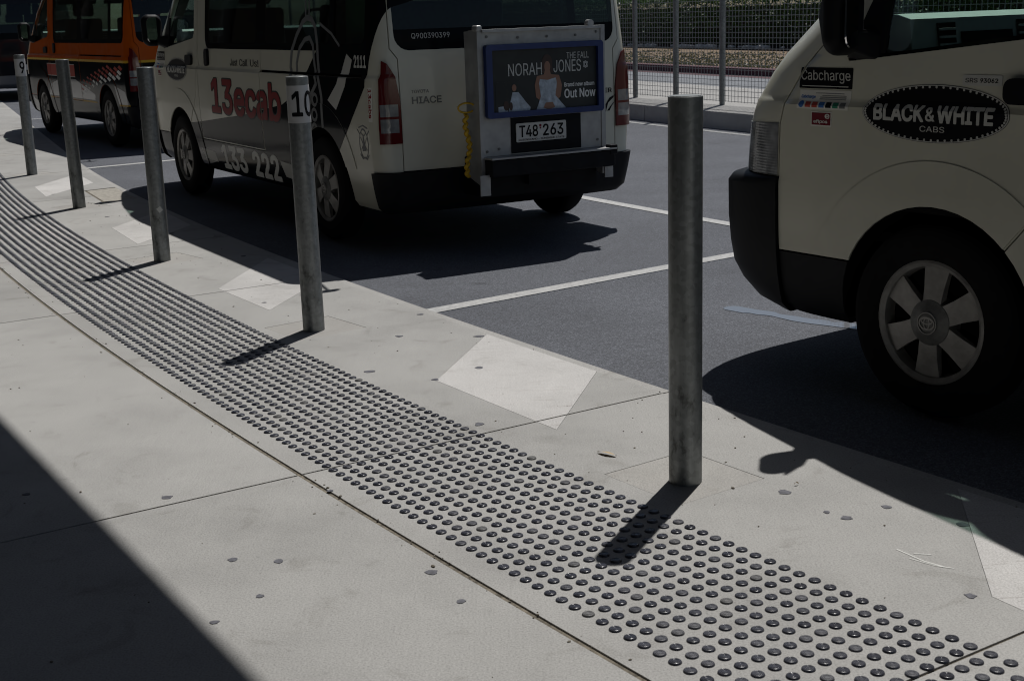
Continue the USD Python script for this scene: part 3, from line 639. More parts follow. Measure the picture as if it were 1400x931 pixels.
def make_van(name, label, loc, yaw, paint, spins=(0.1, 0.3), skirt='black', bumper='black', rear_glass='glass', zs=1.0):
    t = thing(name, label, 'van', (loc[0], loc[1], ROAD_Z), yaw)
    add = lambda n, m, mat, par=None, sm=32, lab=None: obj(n, to_tm(m) if isinstance(m, Manifold) else m, MT[mat], par or t, smooth=sm, label=lab)
    body = add('body', SH['body'], paint)
    add('interior_trim', SH['interior_trim'], 'liner')
    [add('wheel_arch', q, 'liner') for q in SH['wheel_arch']]; add('underbody', SH['underbody'], 'liner'); [add('wheel_flare', q, paint) for q in SH['flare']]
    for n in ('front_door', 'sliding_door'):
        for piece in (SH[n] ^ bx(-3, 6, 0, 2, 0, 3), SH[n] ^ bx(-3, 6, -2, 0, 0, 3)):
            d = add(n, piece, paint)
            s = 1 if piece.bounding_box()[1] > -0.1 else -1
            hb = prism_y(rounded(2.66, 1.075, 2.50, 1.155, 0.03), *((0.88, 0.945) if s > 0 else (-0.945, -0.88))) if n == 'front_door' else \
                prism_y(rounded(2.165, 1.075, 2.09, 1.205, 0.03), *((0.88, 0.94) if s > 0 else (-0.94, -0.88)))
            add('handle', hb ^ loft(0.02), 'black', d)
    tg = add('tailgate', SH['tailgate'], paint)
    add('front_bumper', SH['front_bumper'], bumper); add('rear_bumper', SH['rear_bumper'], bumper); add('side_skirt', SH['side_skirt'], skirt)
    for s in (1, -1):
        h = bx(-3, 6, 0, 2, 0, 3) if s > 0 else bx(-3, 6, -2, 0, 0, 3)
        add('headlight', SH['headlight'] ^ h, 'headlamp')
        tl = SH['tail'] ^ h
        clear = bx(-3, 0, -2, 2, 0.735, 0.815) + bx(-3, 0, -2, 2, 0.83, 0.90)
        inner = clear ^ bx(-3, 0, 0.785 if s > 0 else -0.89, 0.89 if s > 0 else -0.785, 0, 3)
        l = add('tail_light', tl - inner, 'red_lens'); add('reverse_lens', tl ^ inner, 'clear_lens', l)
        for p, mt in zip(SH['panes'], ('glass_dark', 'glass_dark', 'glass')):
            add('side_window', p ^ h, mt)
        add('door_lining', (loft(-0.035) - loft(-0.07)) ^ prism_y(Polygon([(3.30, 0.7), (3.28, 1.212), (2.50, 1.300), (2.45, 0.7)]), *((0.5, 1.2) if s > 0 else (-1.2, -0.5))), 'liner')
        add('door_window', (SH['front_pane'] ^ h) - prism_y(Polygon([(3.32, 1.20), (3.14, 1.20), (3.10, 1.63), (3.32, 1.63)]) , -1.3, 1.3), 'glass_clear')
        add('window_band', SH['window_band'] ^ h, 'black_wrap')
        # mirror: rounded shell on an arm, glass facing back
        mc = Manifold.batch_hull([Manifold.sphere(0.062, 28).scale([0.75, 1, 1]).translate([3.235 + dx_, s * 1.0 + dy_, zz_]) for dx_, dy_, zz_ in ((0, -0.022, 1.285), (0, 0.022, 1.285), (0, -0.022, 1.42), (0, 0.026, 1.42), (0.035, 0, 1.35))]) - bx(3.1, 3.196, -2, 2, 1, 2)
        arm = Manifold.batch_hull([rbx(3.16, 3.30, min(s * 0.85, s * 0.91), max(s * 0.85, s * 0.91), 1.205, 1.30, 0.02), rbx(3.19, 3.26, min(s * 0.93, s * 0.98), max(s * 0.93, s * 0.98), 1.235, 1.31, 0.02)])
        mm = add('mirror', mc + arm, 'black')
        add('mirror_glass', prism_x(rounded(-0.062, -0.105, 0.062, 0.105, 0.05), -0.003, 0.003).rotate([0, 0, s * 16.0]).translate([3.190, s * 1.0, 1.353]), 'mirror', mm)
        add('corner_trim', (loft(0.001) - loft(-0.012)) ^ prism_y(Polygon([(3.30, 1.213), (3.14, 1.229), (3.10, 1.62), (3.12, 1.60)]), *((0.5, 1.2) if s > 0 else (-1.2, -0.5))), 'black')
    add('grille', SH['grille'], 'black'); add('windscreen', SH['windscreen'], 'glass_clear')
    add('rear_window', SH['rear_pane'], rear_glass); rbnd = add('rear_window_band', SH['rear_band'], 'black_wrap')
    for k, hx in enumerate(HUBS):
        for s in (1, -1): wheel(t, hx, s, spins[k])
    # rear blind-spot mirror at the top left of the tailgate
    rm = Manifold.batch_hull([rbx(-1.12, -1.08, 0.66, 0.86, 1.93, 2.03, 0.018)]) + Manifold.batch_hull([rbx(-1.10, -1.08, 0.70, 0.72, 1.98, 2.0, 0.008), rbx(-0.90, -0.88, 0.66, 0.68, 1.98, 2.0, 0.008)])
    add('rear_mirror', rm, 'black')
    # cabin
    add('cabin_floor', bx(-0.85, 3.45, -0.80, 0.80, 0.565, 0.60) ^ loft(-0.05), 'liner')
    for x in (2.35,):
        seat(t, x, 0.22, 0.70); seat(t, x, -0.70, -0.22)
    for x in (1.35, 0.55): seat(t, x, -0.75, 0.30)
    db = Manifold.batch_hull([bx(3.08, 3.12, -0.80, 0.80, 1.00, 1.06), bx(3.125, 3.16, -0.79, 0.79, 1.325, 1.335), bx(3.20, 3.26, -0.78, 0.78, 1.342, 1.352), bx(3.50, 3.55, -0.70, 0.70, 1.25, 1.27), bx(3.4, 3.45, -0.75, 0.75, 0.95, 1.0)]) ^ loft(-0.045)
    ds = add('dashboard', db, 'dash', sm=20)
    fx = lambda z: 3.08 + 0.047 * (z - 1.03) / 0.30
    def face(y0, y1, z0, z1, d0, d1): return Manifold.batch_hull([bx(fx(z) - d0, fx(z) - d1, y0, y1, z - 0.001, z + 0.001) for z in (z0, z1)])
    for c0 in (0.60, 0.14, -0.06, -0.62):
        vn = add('air_vent', face(c0 - 0.05, c0 + 0.05, 1.205, 1.318, 0.006, -0.002), 'liner', ds)
        for k in range(4): add('vent_slat', face(c0 - 0.046, c0 + 0.046, 1.216 + 0.026 * k, 1.222 + 0.026 * k, 0.011, 0.004), 'dash', vn)
    gb = add('glove_box', face(0.22, 0.52, 1.245, 1.285, 0.006, -0.002), 'liner', ds)
    add('glove_trim', face(0.215, 0.525, 1.236, 1.244, 0.010, 0.0), 'chrome', gb)
    add('centre_panel', face(-0.30, -0.13, 1.10, 1.315, 0.008, -0.002), 'liner', ds)
    for y0, y1 in ((0.06, 0.58), (-0.58, -0.06)): add('sun_visor', Manifold.batch_hull([bx(2.80, 2.82, y0, y1, 1.93, 1.95), bx(2.98, 3.0, y0, y1, 1.70, 1.72)]), 'seat')
    sw = trimesh.creation.torus(0.19, 0.015, 32, 8); sw.apply_transform(trimesh.transformations.rotation_matrix(math.radians(-60), [0, 1, 0])); sw.apply_translation([2.98, -0.42, 1.32])
    add('steering_wheel', sw, 'liner')
    return t, body, tg, add

def oval_badge(t, add, par):
    o = ellipse(2.918, 1.035, 0.288, 0.094, 60)
    badge = add('oval_badge', decal(o, 1), 'black_ink', par)
    ringp = ellipse(2.918, 1.035, 0.272, 0.083, 60).difference(ellipse(2.918, 1.035, 0.266, 0.0785, 60)).union(ellipse(2.918, 1.035, 0.2865, 0.0925, 60).difference(ellipse(2.918, 1.035, 0.281, 0.0885, 60)))
    dots = unary_union([Point(2.918 + 0.2755 * math.cos(a), 1.035 + 0.0855 * math.sin(a)).buffer(0.0042, quad_segs=2) for a in np.linspace(0, 2 * np.pi, 65)[:-1]])
    add('badge_ring', decal(dots.union(ellipse(2.918, 1.035, 0.2865, 0.0925, 60).difference(ellipse(2.918, 1.035, 0.2825, 0.0895, 60))), 2), 'grey_vinyl', badge)
    add('badge_lettering', decal(unary_union([fit(text_shape('BLACK', True).buffer(0.03), 3.158, 2.952, 1.006, 1.062), fit(text_shape('&', True), 2.945, 2.908, 1.010, 1.056), fit(text_shape('WHITE', True).buffer(0.03), 2.900, 2.688, 1.006, 1.062), fit(text_shape('CABS'), 2.965, 2.868, 0.976, 0.995)]), 2), 'grey_vinyl', badge)

def payment_stickers(t, add, par):
    lb = add('payment_label', decal(rounded(3.515, 1.103, 3.268, 1.176, 0.004), 1), 'black_ink', par)
    add('label_lettering', decal(unary_union([fit(text_shape('Cabcharge'), 3.505, 3.275, 1.122, 1.168, 0.12), box(3.285, 1.110, 3.50, 1.113)]), 2), 'grey_vinyl', lb)
    ps = add('card_sticker', decal(box(3.27, 1.032, 3.508, 1.098), 1), 'paper', par)
    add('card_text', decal(unary_union([box(3.30, 1.086, 3.43, 1.088), box(3.29, 1.072, 3.41, 1.074), box(3.29, 1.066, 3.41, 1.068), box(3.29, 1.078, 3.40, 1.080)]), 2), 'dim_grey', ps)
    add('card_word', decal(fit(text_shape('Cabcharge', True), 3.498, 3.43, 1.066, 1.08, 0.1), 2), 'card_blue', ps)
    for k, mt in enumerate(('card_blue', 'card_red', 'card_red', 'card_blue', 'black_ink', 'card_green', 'dim_grey')):
        x = 3.488 - k * 0.032; add('card_logo', decal(box(x - 0.012, 1.038, x + 0.012, 1.057) if k else Point(x, 1.048).buffer(0.012), 2), mt, ps)
    rs = add('fare_sticker', decal(box(3.342, 0.972, 3.438, 1.024), 1), 'paper', par)
    add('sticker_panel', decal(box(3.347, 0.977, 3.433, 1.020), 2), 'maroon', rs)
    add('sticker_lettering', decal(unary_union([fit(text_shape('eftpos', True), 3.424, 3.36, 0.981, 0.996), fit(text_shape('e', True), 3.372, 3.35, 1.0, 1.017)]), 3), 'paper', rs)

# ------------------------------------------------------------------ the white van with the advert lift, parked second from the right
V1 = ((-0.435, 9.13), math.radians(120.2))
van1, body1, gate1, add1 = make_van('taxi_van', 'white and black taxi van with a poster on its rear lift, beside bollard 10', V1[0], V1[1], 'white', (0.15, 0.5), 'black_wrap')
wrap = Polygon([(2.62, .26), (2.62, .618), (2.35, .64), (1.75, .70), (1.36, .735), (0.547, .845), (0.36, .905), (0.25, 0.97), (0.13, 1.053), (-0.073, 1.215), (0.2, 2.02), (-0.95, 2.02), (-0.93, 1.487), (-0.877, 1.253), (-0.812, 1.0), (-0.394, .603), (-0.36, .50), (0.2, .26)])
wrap = wrap.difference(unary_union(PANES[:2]).union(PANES[2]))
add1('black_wrap', decal(wrap, 1), 'black_wrap', body1)
for a_, b_ in (((2.44, .425), (2.10, .335)), ((0.70, .452), (0.46, .335))):
    add1('white_block', decal(Polygon([(a_[0], a_[1]), (b_[0] + 0.03, a_[1] - 0.01), (b_[0], b_[1]), (a_[0] - 0.06, b_[1] + 0.01)]), 2), 'grey_vinyl', body1)
big = fit(text_shape('13ecab', True).buffer(0.008, quad_segs=3), 2.05, 0.575, 0.72, 0.985, -0.05, 0.0)
add1('number_outline', decal(big.buffer(0.010, quad_segs=2), 2), 'black_ink', body1)
add1('number_lettering', decal(big, 3), 'red_vinyl', body1)
for w_, a_, b_ in (('Just', 1.60, 1.44), ('Call', 1.395, 1.225), ('Us!', 1.165, 1.0)): add1('slogan', decal(fit(text_shape(w_), a_, b_, 1.085, 1.135), 2), 'black_ink', body1)
for w_, a_, b_ in (('133', 1.965, 1.42), ('222', 1.27, 0.74)): add1('phone_number', decal(fit(text_shape(w_, True).buffer(0.03), a_, b_, 0.295, 0.485), 2), 'white_vinyl', body1)
add1('fleet_number', decal(fit(text_shape('2111', True).buffer(0.02), -0.64, -0.815, 1.11, 1.185), 2), 'grey_vinyl', body1)
add1('white_sash', decal(Polygon([(-.535, 1.19), (-.615, 1.155), (-.53, 1.0), (-.375, .85), (-.25, .905), (-.405, 1.01)]), 2), 'grey_vinyl', body1)
ln = lambda pts, w: LineString(pts).buffer(w / 2)
graph = unary_union([ln([(0.346, 1.03), (0.385, 1.095), (0.36, 1.20), (0.275, 1.30), (0.17, 1.385), (0.10, 1.41), (0.02, 1.40), (-0.04, 1.35), (-0.075, 1.25), (-0.095, 1.10), (-0.15, .93), (-0.155, .74)], 0.035),
                     ln([(0.27, 1.05), (0.275, 1.12), (0.22, 1.22), (0.13, 1.275), (0.05, 1.285), (-0.005, 1.24), (-0.03, 1.12), (-0.075, 1.0), (0.02, 0.93)], 0.03),
                     ln([(0.12, 1.41), (0.13, 1.55), (0.11, 1.75)], 0.02), ln([(0.06, 1.41), (0.07, 1.55), (0.05, 1.75)], 0.02), ln([(-0.12, 1.37), (-0.3, 1.31), (-0.42, 1.24)], 0.018)])
add1('phone_outline', decal(graph, 2), 'dim_grey', body1)
for r_ in range(3):
    for c_ in range(2):
        add1('keypad_button', decal(ellipse(0.06 - c_ * 0.10 + r_ * 0.01, 0.90 - r_ * 0.095, 0.04, 0.035, 16).exterior.buffer(0.010), 2), 'dim_grey', body1)
oval_badge(van1, add1, body1); payment_stickers(van1, add1, body1)
add1('curtain', bx(-0.80, -0.33, 0.80, 0.81, 1.24, 1.95).transform(np.array([[1, 0, 0, 0], [0, 1, -0.05, 0.062], [0, 0, 1, 0]], float)), 'curtain', van1)
# vertical red sticker and crest near the tail light
stk = add1('cab_sticker', decal(box(-0.888, 0.80, -0.852, 1.0), 1), 'paper', body1)
add1('sticker_lettering', decal(affinity.rotate(fit(text_shape('13cabs', True), -0.87 + 0.085, -0.87 - 0.085, 0.893, 0.92), 90, origin=(-0.87, 0.9065)), 2), 'red_vinyl', stk)
crest = unary_union([ellipse(-0.76, 0.665, 0.062, 0.085).exterior.buffer(0.0035), ln([(-.68, .745), (-.71, .72), (-.70, .68)], .008), ln([(-.84, .745), (-.81, .72), (-.82, .68)], .008),
                     Polygon([(-.755, .73), (-.735, .62), (-.785, .625)]), ln([(-.72, .70), (-.75, .66), (-.72, .63)], .006), ln([(-.80, .70), (-.77, .66), (-.80, .63)], .006), ln([(-.70, .60), (-.73, .575), (-.76, .585), (-.79, .575), (-.82, .60)], .009), ln([(-.70, .76), (-.76, .775), (-.82, .76)], .008), ellipse(-.76, .735, .03, .02).exterior.buffer(.003)])
add1('crest', decal(crest, 1), 'dim_grey', body1)
# rear lettering (reading left to right means y falling)
RB = lambda txt, yl, yr, zb, zt, b=False, sh=0.0: decal(fit(text_shape(txt, b), yl, yr, zb, zt, sh), 2, 'rear')
add1('maker_badge', RB('TOYOTA', 0.69, 0.58, 0.957, 0.976), 'badge_dark', gate1)
add1('model_badge', RB('HIACE', 0.69, 0.50, 0.895, 0.937, True), 'badge_dark', gate1)
add1('commuter_badge', RB('COMMUTER', -0.44, -0.742, 0.885, 0.915, True), 'black_ink', gate1)
add1('swoosh_logo', decal(unary_union([fit(text_shape('TOV', True), -0.42, -0.68, 0.765, 0.825, 0.15), Polygon([(-0.66, 0.77), (-0.69, 0.765), (-0.71, 0.82), (-0.80, 0.885), (-0.72, 0.85), (-0.68, 0.80)]), Polygon([(-0.70, 0.77), (-0.73, 0.80), (-0.80, 0.86), (-0.74, 0.80), (-0.72, 0.77)])]), 2, 'rear'), 'black_ink', gate1)
add1('permit_number', decal(fit(text_shape('Q900390399'), 0.665, 0.42, 1.268, 1.302), 2, 'rear') , 'grey_vinyl', gate1)

# the lift: aluminium cheeks and panel standing off the tailgate, platform beam below, advert frame, plate
LX = -1.30
lift = add1('wheelchair_lift', bx(LX, LX + 0.03, -0.44, 0.405, 0.585, 1.295), 'alu', van1, 30)
for y0, y1 in ((0.395, 0.425), (-0.46, -0.43)):
    c = Manifold.batch_hull([bx(LX - 0.005, LX + 0.02, y0, y1, 0.42, 1.315), bx(LX + 0.13, LX + 0.15, y0, y1, 0.46, 1.30)])
    add1('cheek_plate', c, 'alu', lift)
add1('top_rail', bx(LX - 0.02, LX + 0.05, -0.43, 0.395, 1.2955, 1.312), 'alu', lift)
for y in (0.41, -0.36):
    add1('hinge_lug', prism_x(Point(y, 1.325).buffer(0.022), LX - 0.005, LX + 0.03) if y < 0 else rbx(LX - 0.01, LX + 0.05, 0.39, 0.43, 1.30, 1.335, 0.01), 'alu', lift)
add1('platform_beam', rbx(LX - 0.09, LX + 0.25, -0.47, 0.40, 0.47, 0.572, 0.008), 'black', lift)
add1('platform_lip', bx(LX - 0.10, LX + 0.0, -0.475, 0.405, 0.573, 0.583), 'alu', lift)
add1('under_frame', bx(LX + 0.05, LX + 0.30, -0.42, 0.38, 0.34, 0.47) + bx(LX + 0.0, LX + 0.05, -0.30, 0.10, 0.40, 0.47), 'black', lift)
add1('end_block', rbx(LX - 0.095, LX - 0.04, -0.485, -0.43, 0.54, 0.60, 0.006), 'black', lift)
for y0, y1, z0, z1 in ((0.395, 0.462, 0.365, 0.485), (-0.475, -0.415, 0.40, 0.52)):
    add1('reflector', bx(LX - 0.055, LX - 0.045, y0, y1, z0, z1), 'alu', lift)
for yy, zz in ((0.36, 1.27), (0.15, 1.26), (-0.05, 1.26), (-0.25, 1.26), (-0.40, 1.275), (0.38, 0.615), (0.30, 0.625), (-0.40, 0.63), (0.38, 0.9), (0.38, 1.05)):
    add1('bolt', prism_x(Point(yy, zz).buffer(0.008, quad_segs=2), LX - 0.005, LX), 'hub', lift)
hr = add1('plate_backing', bx(LX - 0.006, LX, -0.275, 0.215, 0.592, 0.80), 'black', lift)
pl = add1('number_plate', prism_x(rounded(0.185, 0.655, -0.165, 0.765, 0.008), LX - 0.012, LX - 0.0065), 'plate', lift)
pxt = lambda sh, d0=0.0135: prism_x(sh, LX - d0, LX - 0.011)
add1('plate_lettering', pxt(unary_union([fit(text_shape('T48', True), 0.165, 0.035, 0.682, 0.752), fit(text_shape('263', True), -0.0, -0.145, 0.682, 0.752), fit(text_shape('QUEENSLAND - SUNSHINE STATE'), 0.17, -0.15, 0.661, 0.673)])), 'black_ink', pl)
add1('plate_mark', pxt(unary_union([Point(0.018, 0.745).buffer(0.008), Point(0.018, 0.73).buffer(0.005)])), 'maroon', pl)
fr = rounded(0.385, 0.805, -0.428, 1.225, 0.02); inn = rounded(0.345, 0.838, -0.39, 1.192, 0.006)
af = add1('advert_frame', prism_x(fr.difference(inn), LX - 0.035, LX - 0.001), 'blue', lift)
po = add1('poster', prism_x(inn.buffer(0.004), LX - 0.015, LX - 0.006), 'poster', af)
PU = lambda u, v: (0.385 - 0.813 * u, 1.225 - 0.42 * v)
def ptxt(txt, u0, u1, v0, v1, b=False, sh=0.0): a = PU(u0, v1); c = PU(u1, v0); return fit(text_shape(txt, b), a[0], c[0], a[1], c[1], sh)
pp = lambda sh, k=1: prism_x(sh, LX - 0.0155 - 0.0007 * k, LX - 0.0145)
def upoly(*uv): return Polygon([PU(u, v) for u, v in uv])
for w_, a_, b_, c_, d_ in (('NORAH', .19, .475, .27, .44), ('JONES', .575, .815, .25, .42), ('THE FALL', .69, .885, .15, .24)): add1('poster_title', pp(ptxt(w_, a_, b_, c_, d_)), 'grey_vinyl', po)
add1('poster_flourish', pp(unary_union([affinity.rotate(ellipse(*PU(.855, .33), .008, .02), a_).exterior.buffer(.0018) for a_ in (-40, 0, 40)])), 'grey_vinyl', po)
add1('poster_text', pp(unary_union([ptxt('Brand new album', .665, .93, .57, .63, True), ptxt('Out Now', .665, .94, .66, .79, True)])), 'white_vinyl', po)
add1('print_hair', pp(unary_union([ellipse(*PU(.52, .285), .036, .05), upoly((.48, .3), (.56, .3), (.57, .42), (.47, .42))]), 1), 'hair', po)
add1('print_skin', pp(unary_union([ellipse(*PU(.52, .335), .021, .032), upoly((.50, .38), (.54, .38), (.55, .44), (.62, .46), (.645, .60), (.63, .76), (.56, .86), (.50, .86), (.42, .75), (.41, .58), (.43, .46), (.49, .44))]), 2), 'skin', po)
add1('print_dress', pp(unary_union([upoly((.455, .50), (.52, .52), (.59, .49), (.60, .56), (.585, .74), (.70, .97), (.41, .97), (.46, .74), (.445, .56))]), 3), 'dress', po)
add1('print_hands', pp(upoly((.50, .83), (.56, .83), (.58, .90), (.53, .93), (.48, .90)), 4), 'skin', po)
add1('print_panel', pp(upoly((.08, .52), (.38, .50), (.38, .97), (.08, .97)), 1), 'poster', po)
add1('print_small_skin', pp(unary_union([ellipse(*PU(.235, .60), .015, .02)]), 3), 'skin', po)
add1('print_small_dress', pp(unary_union([upoly((.22, .66), (.27, .66), (.33, .80), (.37, .88), (.36, .95), (.18, .95), (.20, .80)), upoly((.10, .85), (.17, .84), (.18, .95), (.10, .95))]), 2), 'dress', po)
add1('print_dog', pp(unary_union([ellipse(*PU(.165, .84), .018, .028), ellipse(*PU(.205, .85), .012, .024)]), 3), 'hair', po)
# yellow spiral hose hanging beside the lift
th_ = np.linspace(0, 1, 90); cy = 0.475 + 0.012 * np.sin(th_ * 9); hz = 0.84 - 0.37 * th_
hose = np.c_[LX + 0.06 + 0.005 * np.sin(th_ * 60), cy + 0.007 * np.cos(th_ * 60), hz]
loop = np.array([[LX + 0.06, 0.475 + 0.055 * math.cos(a), 0.872 + 0.028 * math.sin(a)] for a in np.linspace(-2.4, 2.6, 14)])
def tube_path(p, r, sides=6):
    p = np.asarray(p, float); t = np.gradient(p, axis=0); t /= np.linalg.norm(t, axis=1, keepdims=True) + 1e-12
    a = np.cross(t, [1.0, 0.2, 0.1]); a /= np.linalg.norm(a, axis=1, keepdims=True) + 1e-12; b = np.cross(t, a); g = np.arange(sides) * 2 * np.pi / sides
    v = p[:, None] + r * (np.cos(g)[None, :, None] * a[:, None] + np.sin(g)[None, :, None] * b[:, None]); f = []
    for i in range(len(p) - 1):
        for j in range(sides): f.append([i * sides + j, i * sides + (j + 1) % sides, (i + 1) * sides + (j + 1) % sides, (i + 1) * sides + j])
    return v.reshape(-1, 3), np.array(f)
add1('yellow_strap', tube_path(hose, 0.0125), 'yellow', lift, True); add1('strap_loop', tube_path(loop, 0.006), 'yellow', lift, True)

# ------------------------------------------------------------------ the near white van at the right edge
V3 = ((3.836, 2.534), math.radians(125.3))
van3, body3, gate3, add3 = make_van('taxi_van', 'plain white taxi van with oval badge, nearest, cut by the right edge', V3[0], V3[1], 'white', (0.3, 0.06), 'black')
oval_badge(van3, add3, body3); payment_stickers(van3, add3, body3)
nb = add3('side_badge', decal(rounded(2.82, 1.128, 2.675, 1.162, 0.006), 2), 'grey_vinyl', body3)
add3('badge_lettering', decal(unary_union([fit(text_shape('SRS'), 2.81, 2.765, 1.138, 1.152), fit(text_shape('93062', True), 2.755, 2.69, 1.138, 1.152)]), 3), 'black_ink', nb)

# ------------------------------------------------------------------ the orange van and the dark van ahead of it
van2, body2, gate2, add2 = make_van('taxi_van', 'orange taxi van with black lower half and red checks, behind bollard 9', (-3.97, 16.56), math.radians(122.5), 'orange', (0.2, 0.4), 'silver')
low = Polygon([(3.595, .50), (3.59, .99), (-0.985, .99), (-0.985, .26), (-0.50, .26), (2.62, .26)])
add2('black_wrap', decal(low, 1), 'black_wrap', body2)
add2('black_wrap', decal(box(-0.735, .505, 0.735, .99), 1, 'rear'), 'black_wrap', gate2)
add2('yellow_stripe', decal(unary_union([box(-0.98, .985, 3.60, 1.012), box(0.35, .495, 2.5, .515), box(-0.9, .495, -0.55, .515)]), 2), 'yellow_line', body2)
add2('silver_panel', decal(Polygon([(2.55, .53), (2.4, .68), (1.9, .76), (1.2, .76), (0.4, .60), (0.4, .53)]), 2), 'silver', body2)
add2('silver_panel', decal(Polygon([(-0.45, .72), (-0.82, .66), (-0.90, .52), (-0.55, .51)]), 2), 'silver', body2)
for a_, b_ in ((2.52, 1.88), (1.75, 1.2)):
    lb = add2('red_panel', decal(box(b_, .79, a_, .94), 2), 'orange_red', body2)
    add2('panel_trim', decal(unary_union([box(b_, .785, a_, .793), box(b_, .937, a_, .945)]), 3), 'grey_vinyl', lb)
for r_ in range(4):
    for c_ in range(10):
        x = 1.0 - c_ * 0.17 - r_ * 0.05; z = 0.60 + c_ * 0.040 + r_ * 0.052 - 0.0016 * c_ * c_
        if z > 0.95: continue
        k_ = 0.55 + 0.06 * c_
        add2('check', decal(Polygon([(x, z), (x - 0.10 * k_, z - 0.035 * k_), (x - 0.16 * k_, z - 0.012 * k_), (x - 0.06 * k_, z + 0.023 * k_)]), 3), 'white_vinyl' if r_ == 0 or (r_ == 1 and c_ % 2) else 'orange_red', body2)
van4, body4, gate4, add4 = make_van('parked_van', 'dark van with silver bumper, farthest, at the left edge', (-9.9, 28.2), math.radians(116.0), 'black_paint', (0.2, 0.4), 'black', 'silver', 'glass_dark')
add4('number_plate', bx(-1.035, -1.02, -0.20, 0.20, 0.60, 0.70), 'plate', gate4)

# ------------------------------------------------------------------ bollards
BL = ['nearest galvanised bollard, unnumbered, left of the near white van', 'galvanised bollard with a white band numbered 10, before the white and black taxi van', 'galvanised bollard with a small sticker, between bollard 10 and the orange van',
      'plain galvanised bollard in front of the orange van, right of bollard 9', 'far galvanised bollard with a white band numbered 9, before the orange van nose', 'galvanised bollard at the left edge, farthest along the strip']
BH, BR = 1.145, 0.0495
for i, (x, y) in enumerate(BOLL):
    b = thing('bollard', BL[i], 'bollard', (x, y, 0), 0.0)
    tilt = np.array([[1, 0, (0.0, 0.0, 0.004, -0.010, 0.006, 0)[i]], [0, 1, 0], [0, 0, 1]])
    prof = [(0.0, BH), (BR - 0.0015, BH), (BR, BH - 0.0015), (BR, 0.5), (BR, 0.03), (BR, -0.03)]
    m = trimesh.creation.revolve(np.array(prof)[::-1], sections=48)
    m.vertices = m.vertices @ tilt.T; obj('pole', m, MT['galv'], b, smooth=30)
    cp = trimesh.creation.revolve(np.array([(BR - 0.005, BH - 0.002), (BR - 0.005, BH + 0.0015), (0.0, BH + 0.003)]), sections=40); cp.vertices = cp.vertices @ tilt.T
    obj('cap', cp, MT['galv'], b, smooth=30)
    if i in (1, 4):
        band_m = trimesh.creation.revolve(np.array([(BR, 0.945), (BR + 0.0012, 0.945), (BR + 0.0012, 1.108), (BR, 1.108)]), sections=48); band_m.vertices = band_m.vertices @ tilt.T
        bd = obj('number_band', band_m, MT['band'], b, smooth=30)
        dr = np.array([-x, -y]) / math.hypot(x, y); ang = math.atan2(dr[1], dr[0]) + (0.42 if i == 1 else 0.35)
        shp = fit(text_shape('10' if i == 1 else '9', True), -0.045 if i == 1 else -0.024, 0.05 if i == 1 else 0.024, 0.972, 1.085)
        pr = Manifold.extrude(cross(shp), 0.2).transform(np.array([[0, 0, 1, 0], [1, 0, 0, 0], [0, 1, 0, 0]], float)).rotate([0, 0, math.degrees(ang)])
        ringm = Manifold.cylinder(1.3, BR + 0.0022, BR + 0.0022, 64) - Manifold.cylinder(1.3, BR + 0.0008, BR + 0.0008, 64)
        dm = to_tm(ringm ^ pr); dm.vertices = dm.vertices @ tilt.T
        obj('number', dm, MT['black_ink'], bd)
    if i == 2:
        dr = np.array([-x, -y]) / math.hypot(x, y); ang = math.atan2(dr[1], dr[0]) + 0.25
        pr = Manifold.extrude(cross(affinity.rotate(box(-0.014, 0.30, 0.014, 0.33), 35)), 0.2).transform(np.array([[0, 0, 1, 0], [1, 0, 0, 0], [0, 1, 0, 0]], float)).rotate([0, 0, math.degrees(ang)])
        obj('sticker', to_tm((Manifold.cylinder(1.3, BR + 0.0015, BR + 0.0015, 64) - Manifold.cylinder(1.3, BR, BR, 64)) ^ pr), MT['grey_vinyl'], b)

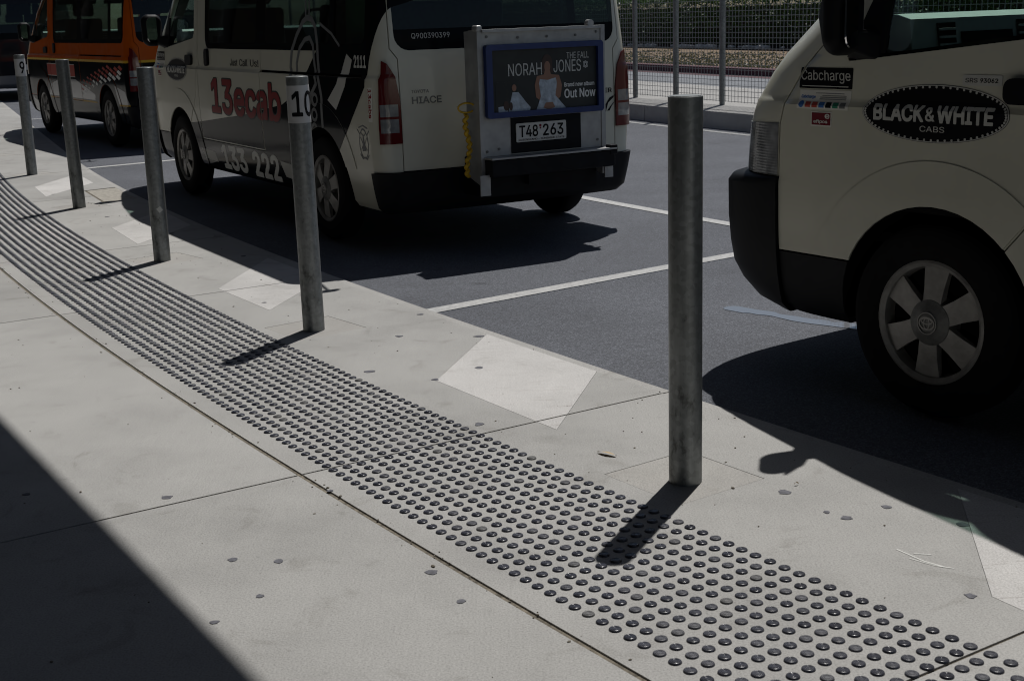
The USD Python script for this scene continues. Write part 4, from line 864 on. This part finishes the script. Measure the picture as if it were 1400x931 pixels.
# ------------------------------------------------------------------ tactile strip: twelve rows of ringed studs
prof = np.array([(0.0160, -0.001), (0.0157, 0.0012), (0.0148, 0.0034), (0.0136, 0.0045), (0.0126, 0.0048), (0.0121, 0.0044), (0.0112, 0.0044), (0.0106, 0.0052), (0.0092, 0.0053), (0.0086, 0.0047), (0.0076, 0.0047), (0.0070, 0.0054), (0.0056, 0.0055), (0.0050, 0.0049), (0.0, 0.0050)])
STUD = trimesh.creation.revolve(prof, sections=20)
sv, sf, sn = meshkit.arrays(STUD, 40)
strip = thing('tactile_strip', 'curving strip of twelve rows of dark studs on the pavement', 'tactile paving')
cls = UsdGeom.Mesh(usdkit.mesh(stage, '/World/Looks/stud_source', STUD, MT['stud'], smooth=40)); cls.GetPrim().SetSpecifier(Sdf.SpecifierClass)
ns = int((19.5 - 0.6) / 0.05)
pts = []
dr_, s_cur = [], 0.6
ss = [0.6]
while ss[-1] < 19.8:
    sl = float(base(ss[-1] + 0.01) - base(ss[-1])) / 0.01; ss.append(ss[-1] + 0.0505 / math.hypot(1, sl))
for s in ss:
    sl = float(base(s + 0.01) - base(s)) / 0.01; tn = (E_ + sl * N_) / math.hypot(1, sl); nn = np.array([tn[1], -tn[0]])
    o = P(s, 2.098)
    for k in range(12):
        q = o + nn * (k - 5.5) * 0.0503
        pts.append((q[0] + R.gauss(0, 0.0006), q[1] + R.gauss(0, 0.0006)))
pts = np.array(pts)
d3 = np.c_[pts, np.zeros(len(pts))] - [0, 0, CAM_H]
zc = d3 @ cF; u = 700 + F_PX * (d3 @ cR) / zc; w_ = 465.5 - F_PX * (d3 @ cU) / zc
inside = (u > -60) & (u < 1460) & (w_ < 1000) & (zc > 0.5)
pts, zc, vis = pts[inside], zc[inside], (u > 5) [inside] & (u < 1395)[inside] & (w_ < 925)[inside]
order = np.argsort(zc + np.where(vis, 0, 100))
near = order[:300]; rest = order[300:]
for i in near:
    x = UsdGeom.Mesh.Define(stage, path_for(strip, 'stud')); x.GetPrim().GetReferences().AddInternalReference('/World/Looks/stud_source')
    x.AddTranslateOp().Set(Gf.Vec3d(float(pts[i, 0]), float(pts[i, 1]), 0.0)); x.AddRotateZOp().Set(R.uniform(0, 360))
pi = UsdGeom.PointInstancer.Define(stage, path_for(strip, 'more_studs'))
proto = UsdGeom.Mesh(usdkit.mesh(stage, pi.GetPath().pathString + '/stud', STUD, MT['stud'], smooth=40))
pi.CreatePrototypesRel().SetTargets([proto.GetPath()])
pi.CreateProtoIndicesAttr(Vt.IntArray([0] * len(rest)))
pi.CreatePositionsAttr(Vt.Vec3fArray.FromNumpy(np.c_[pts[rest], np.zeros(len(rest))].astype(np.float32)))
tag(pi.GetPrim(), kind='stuff')
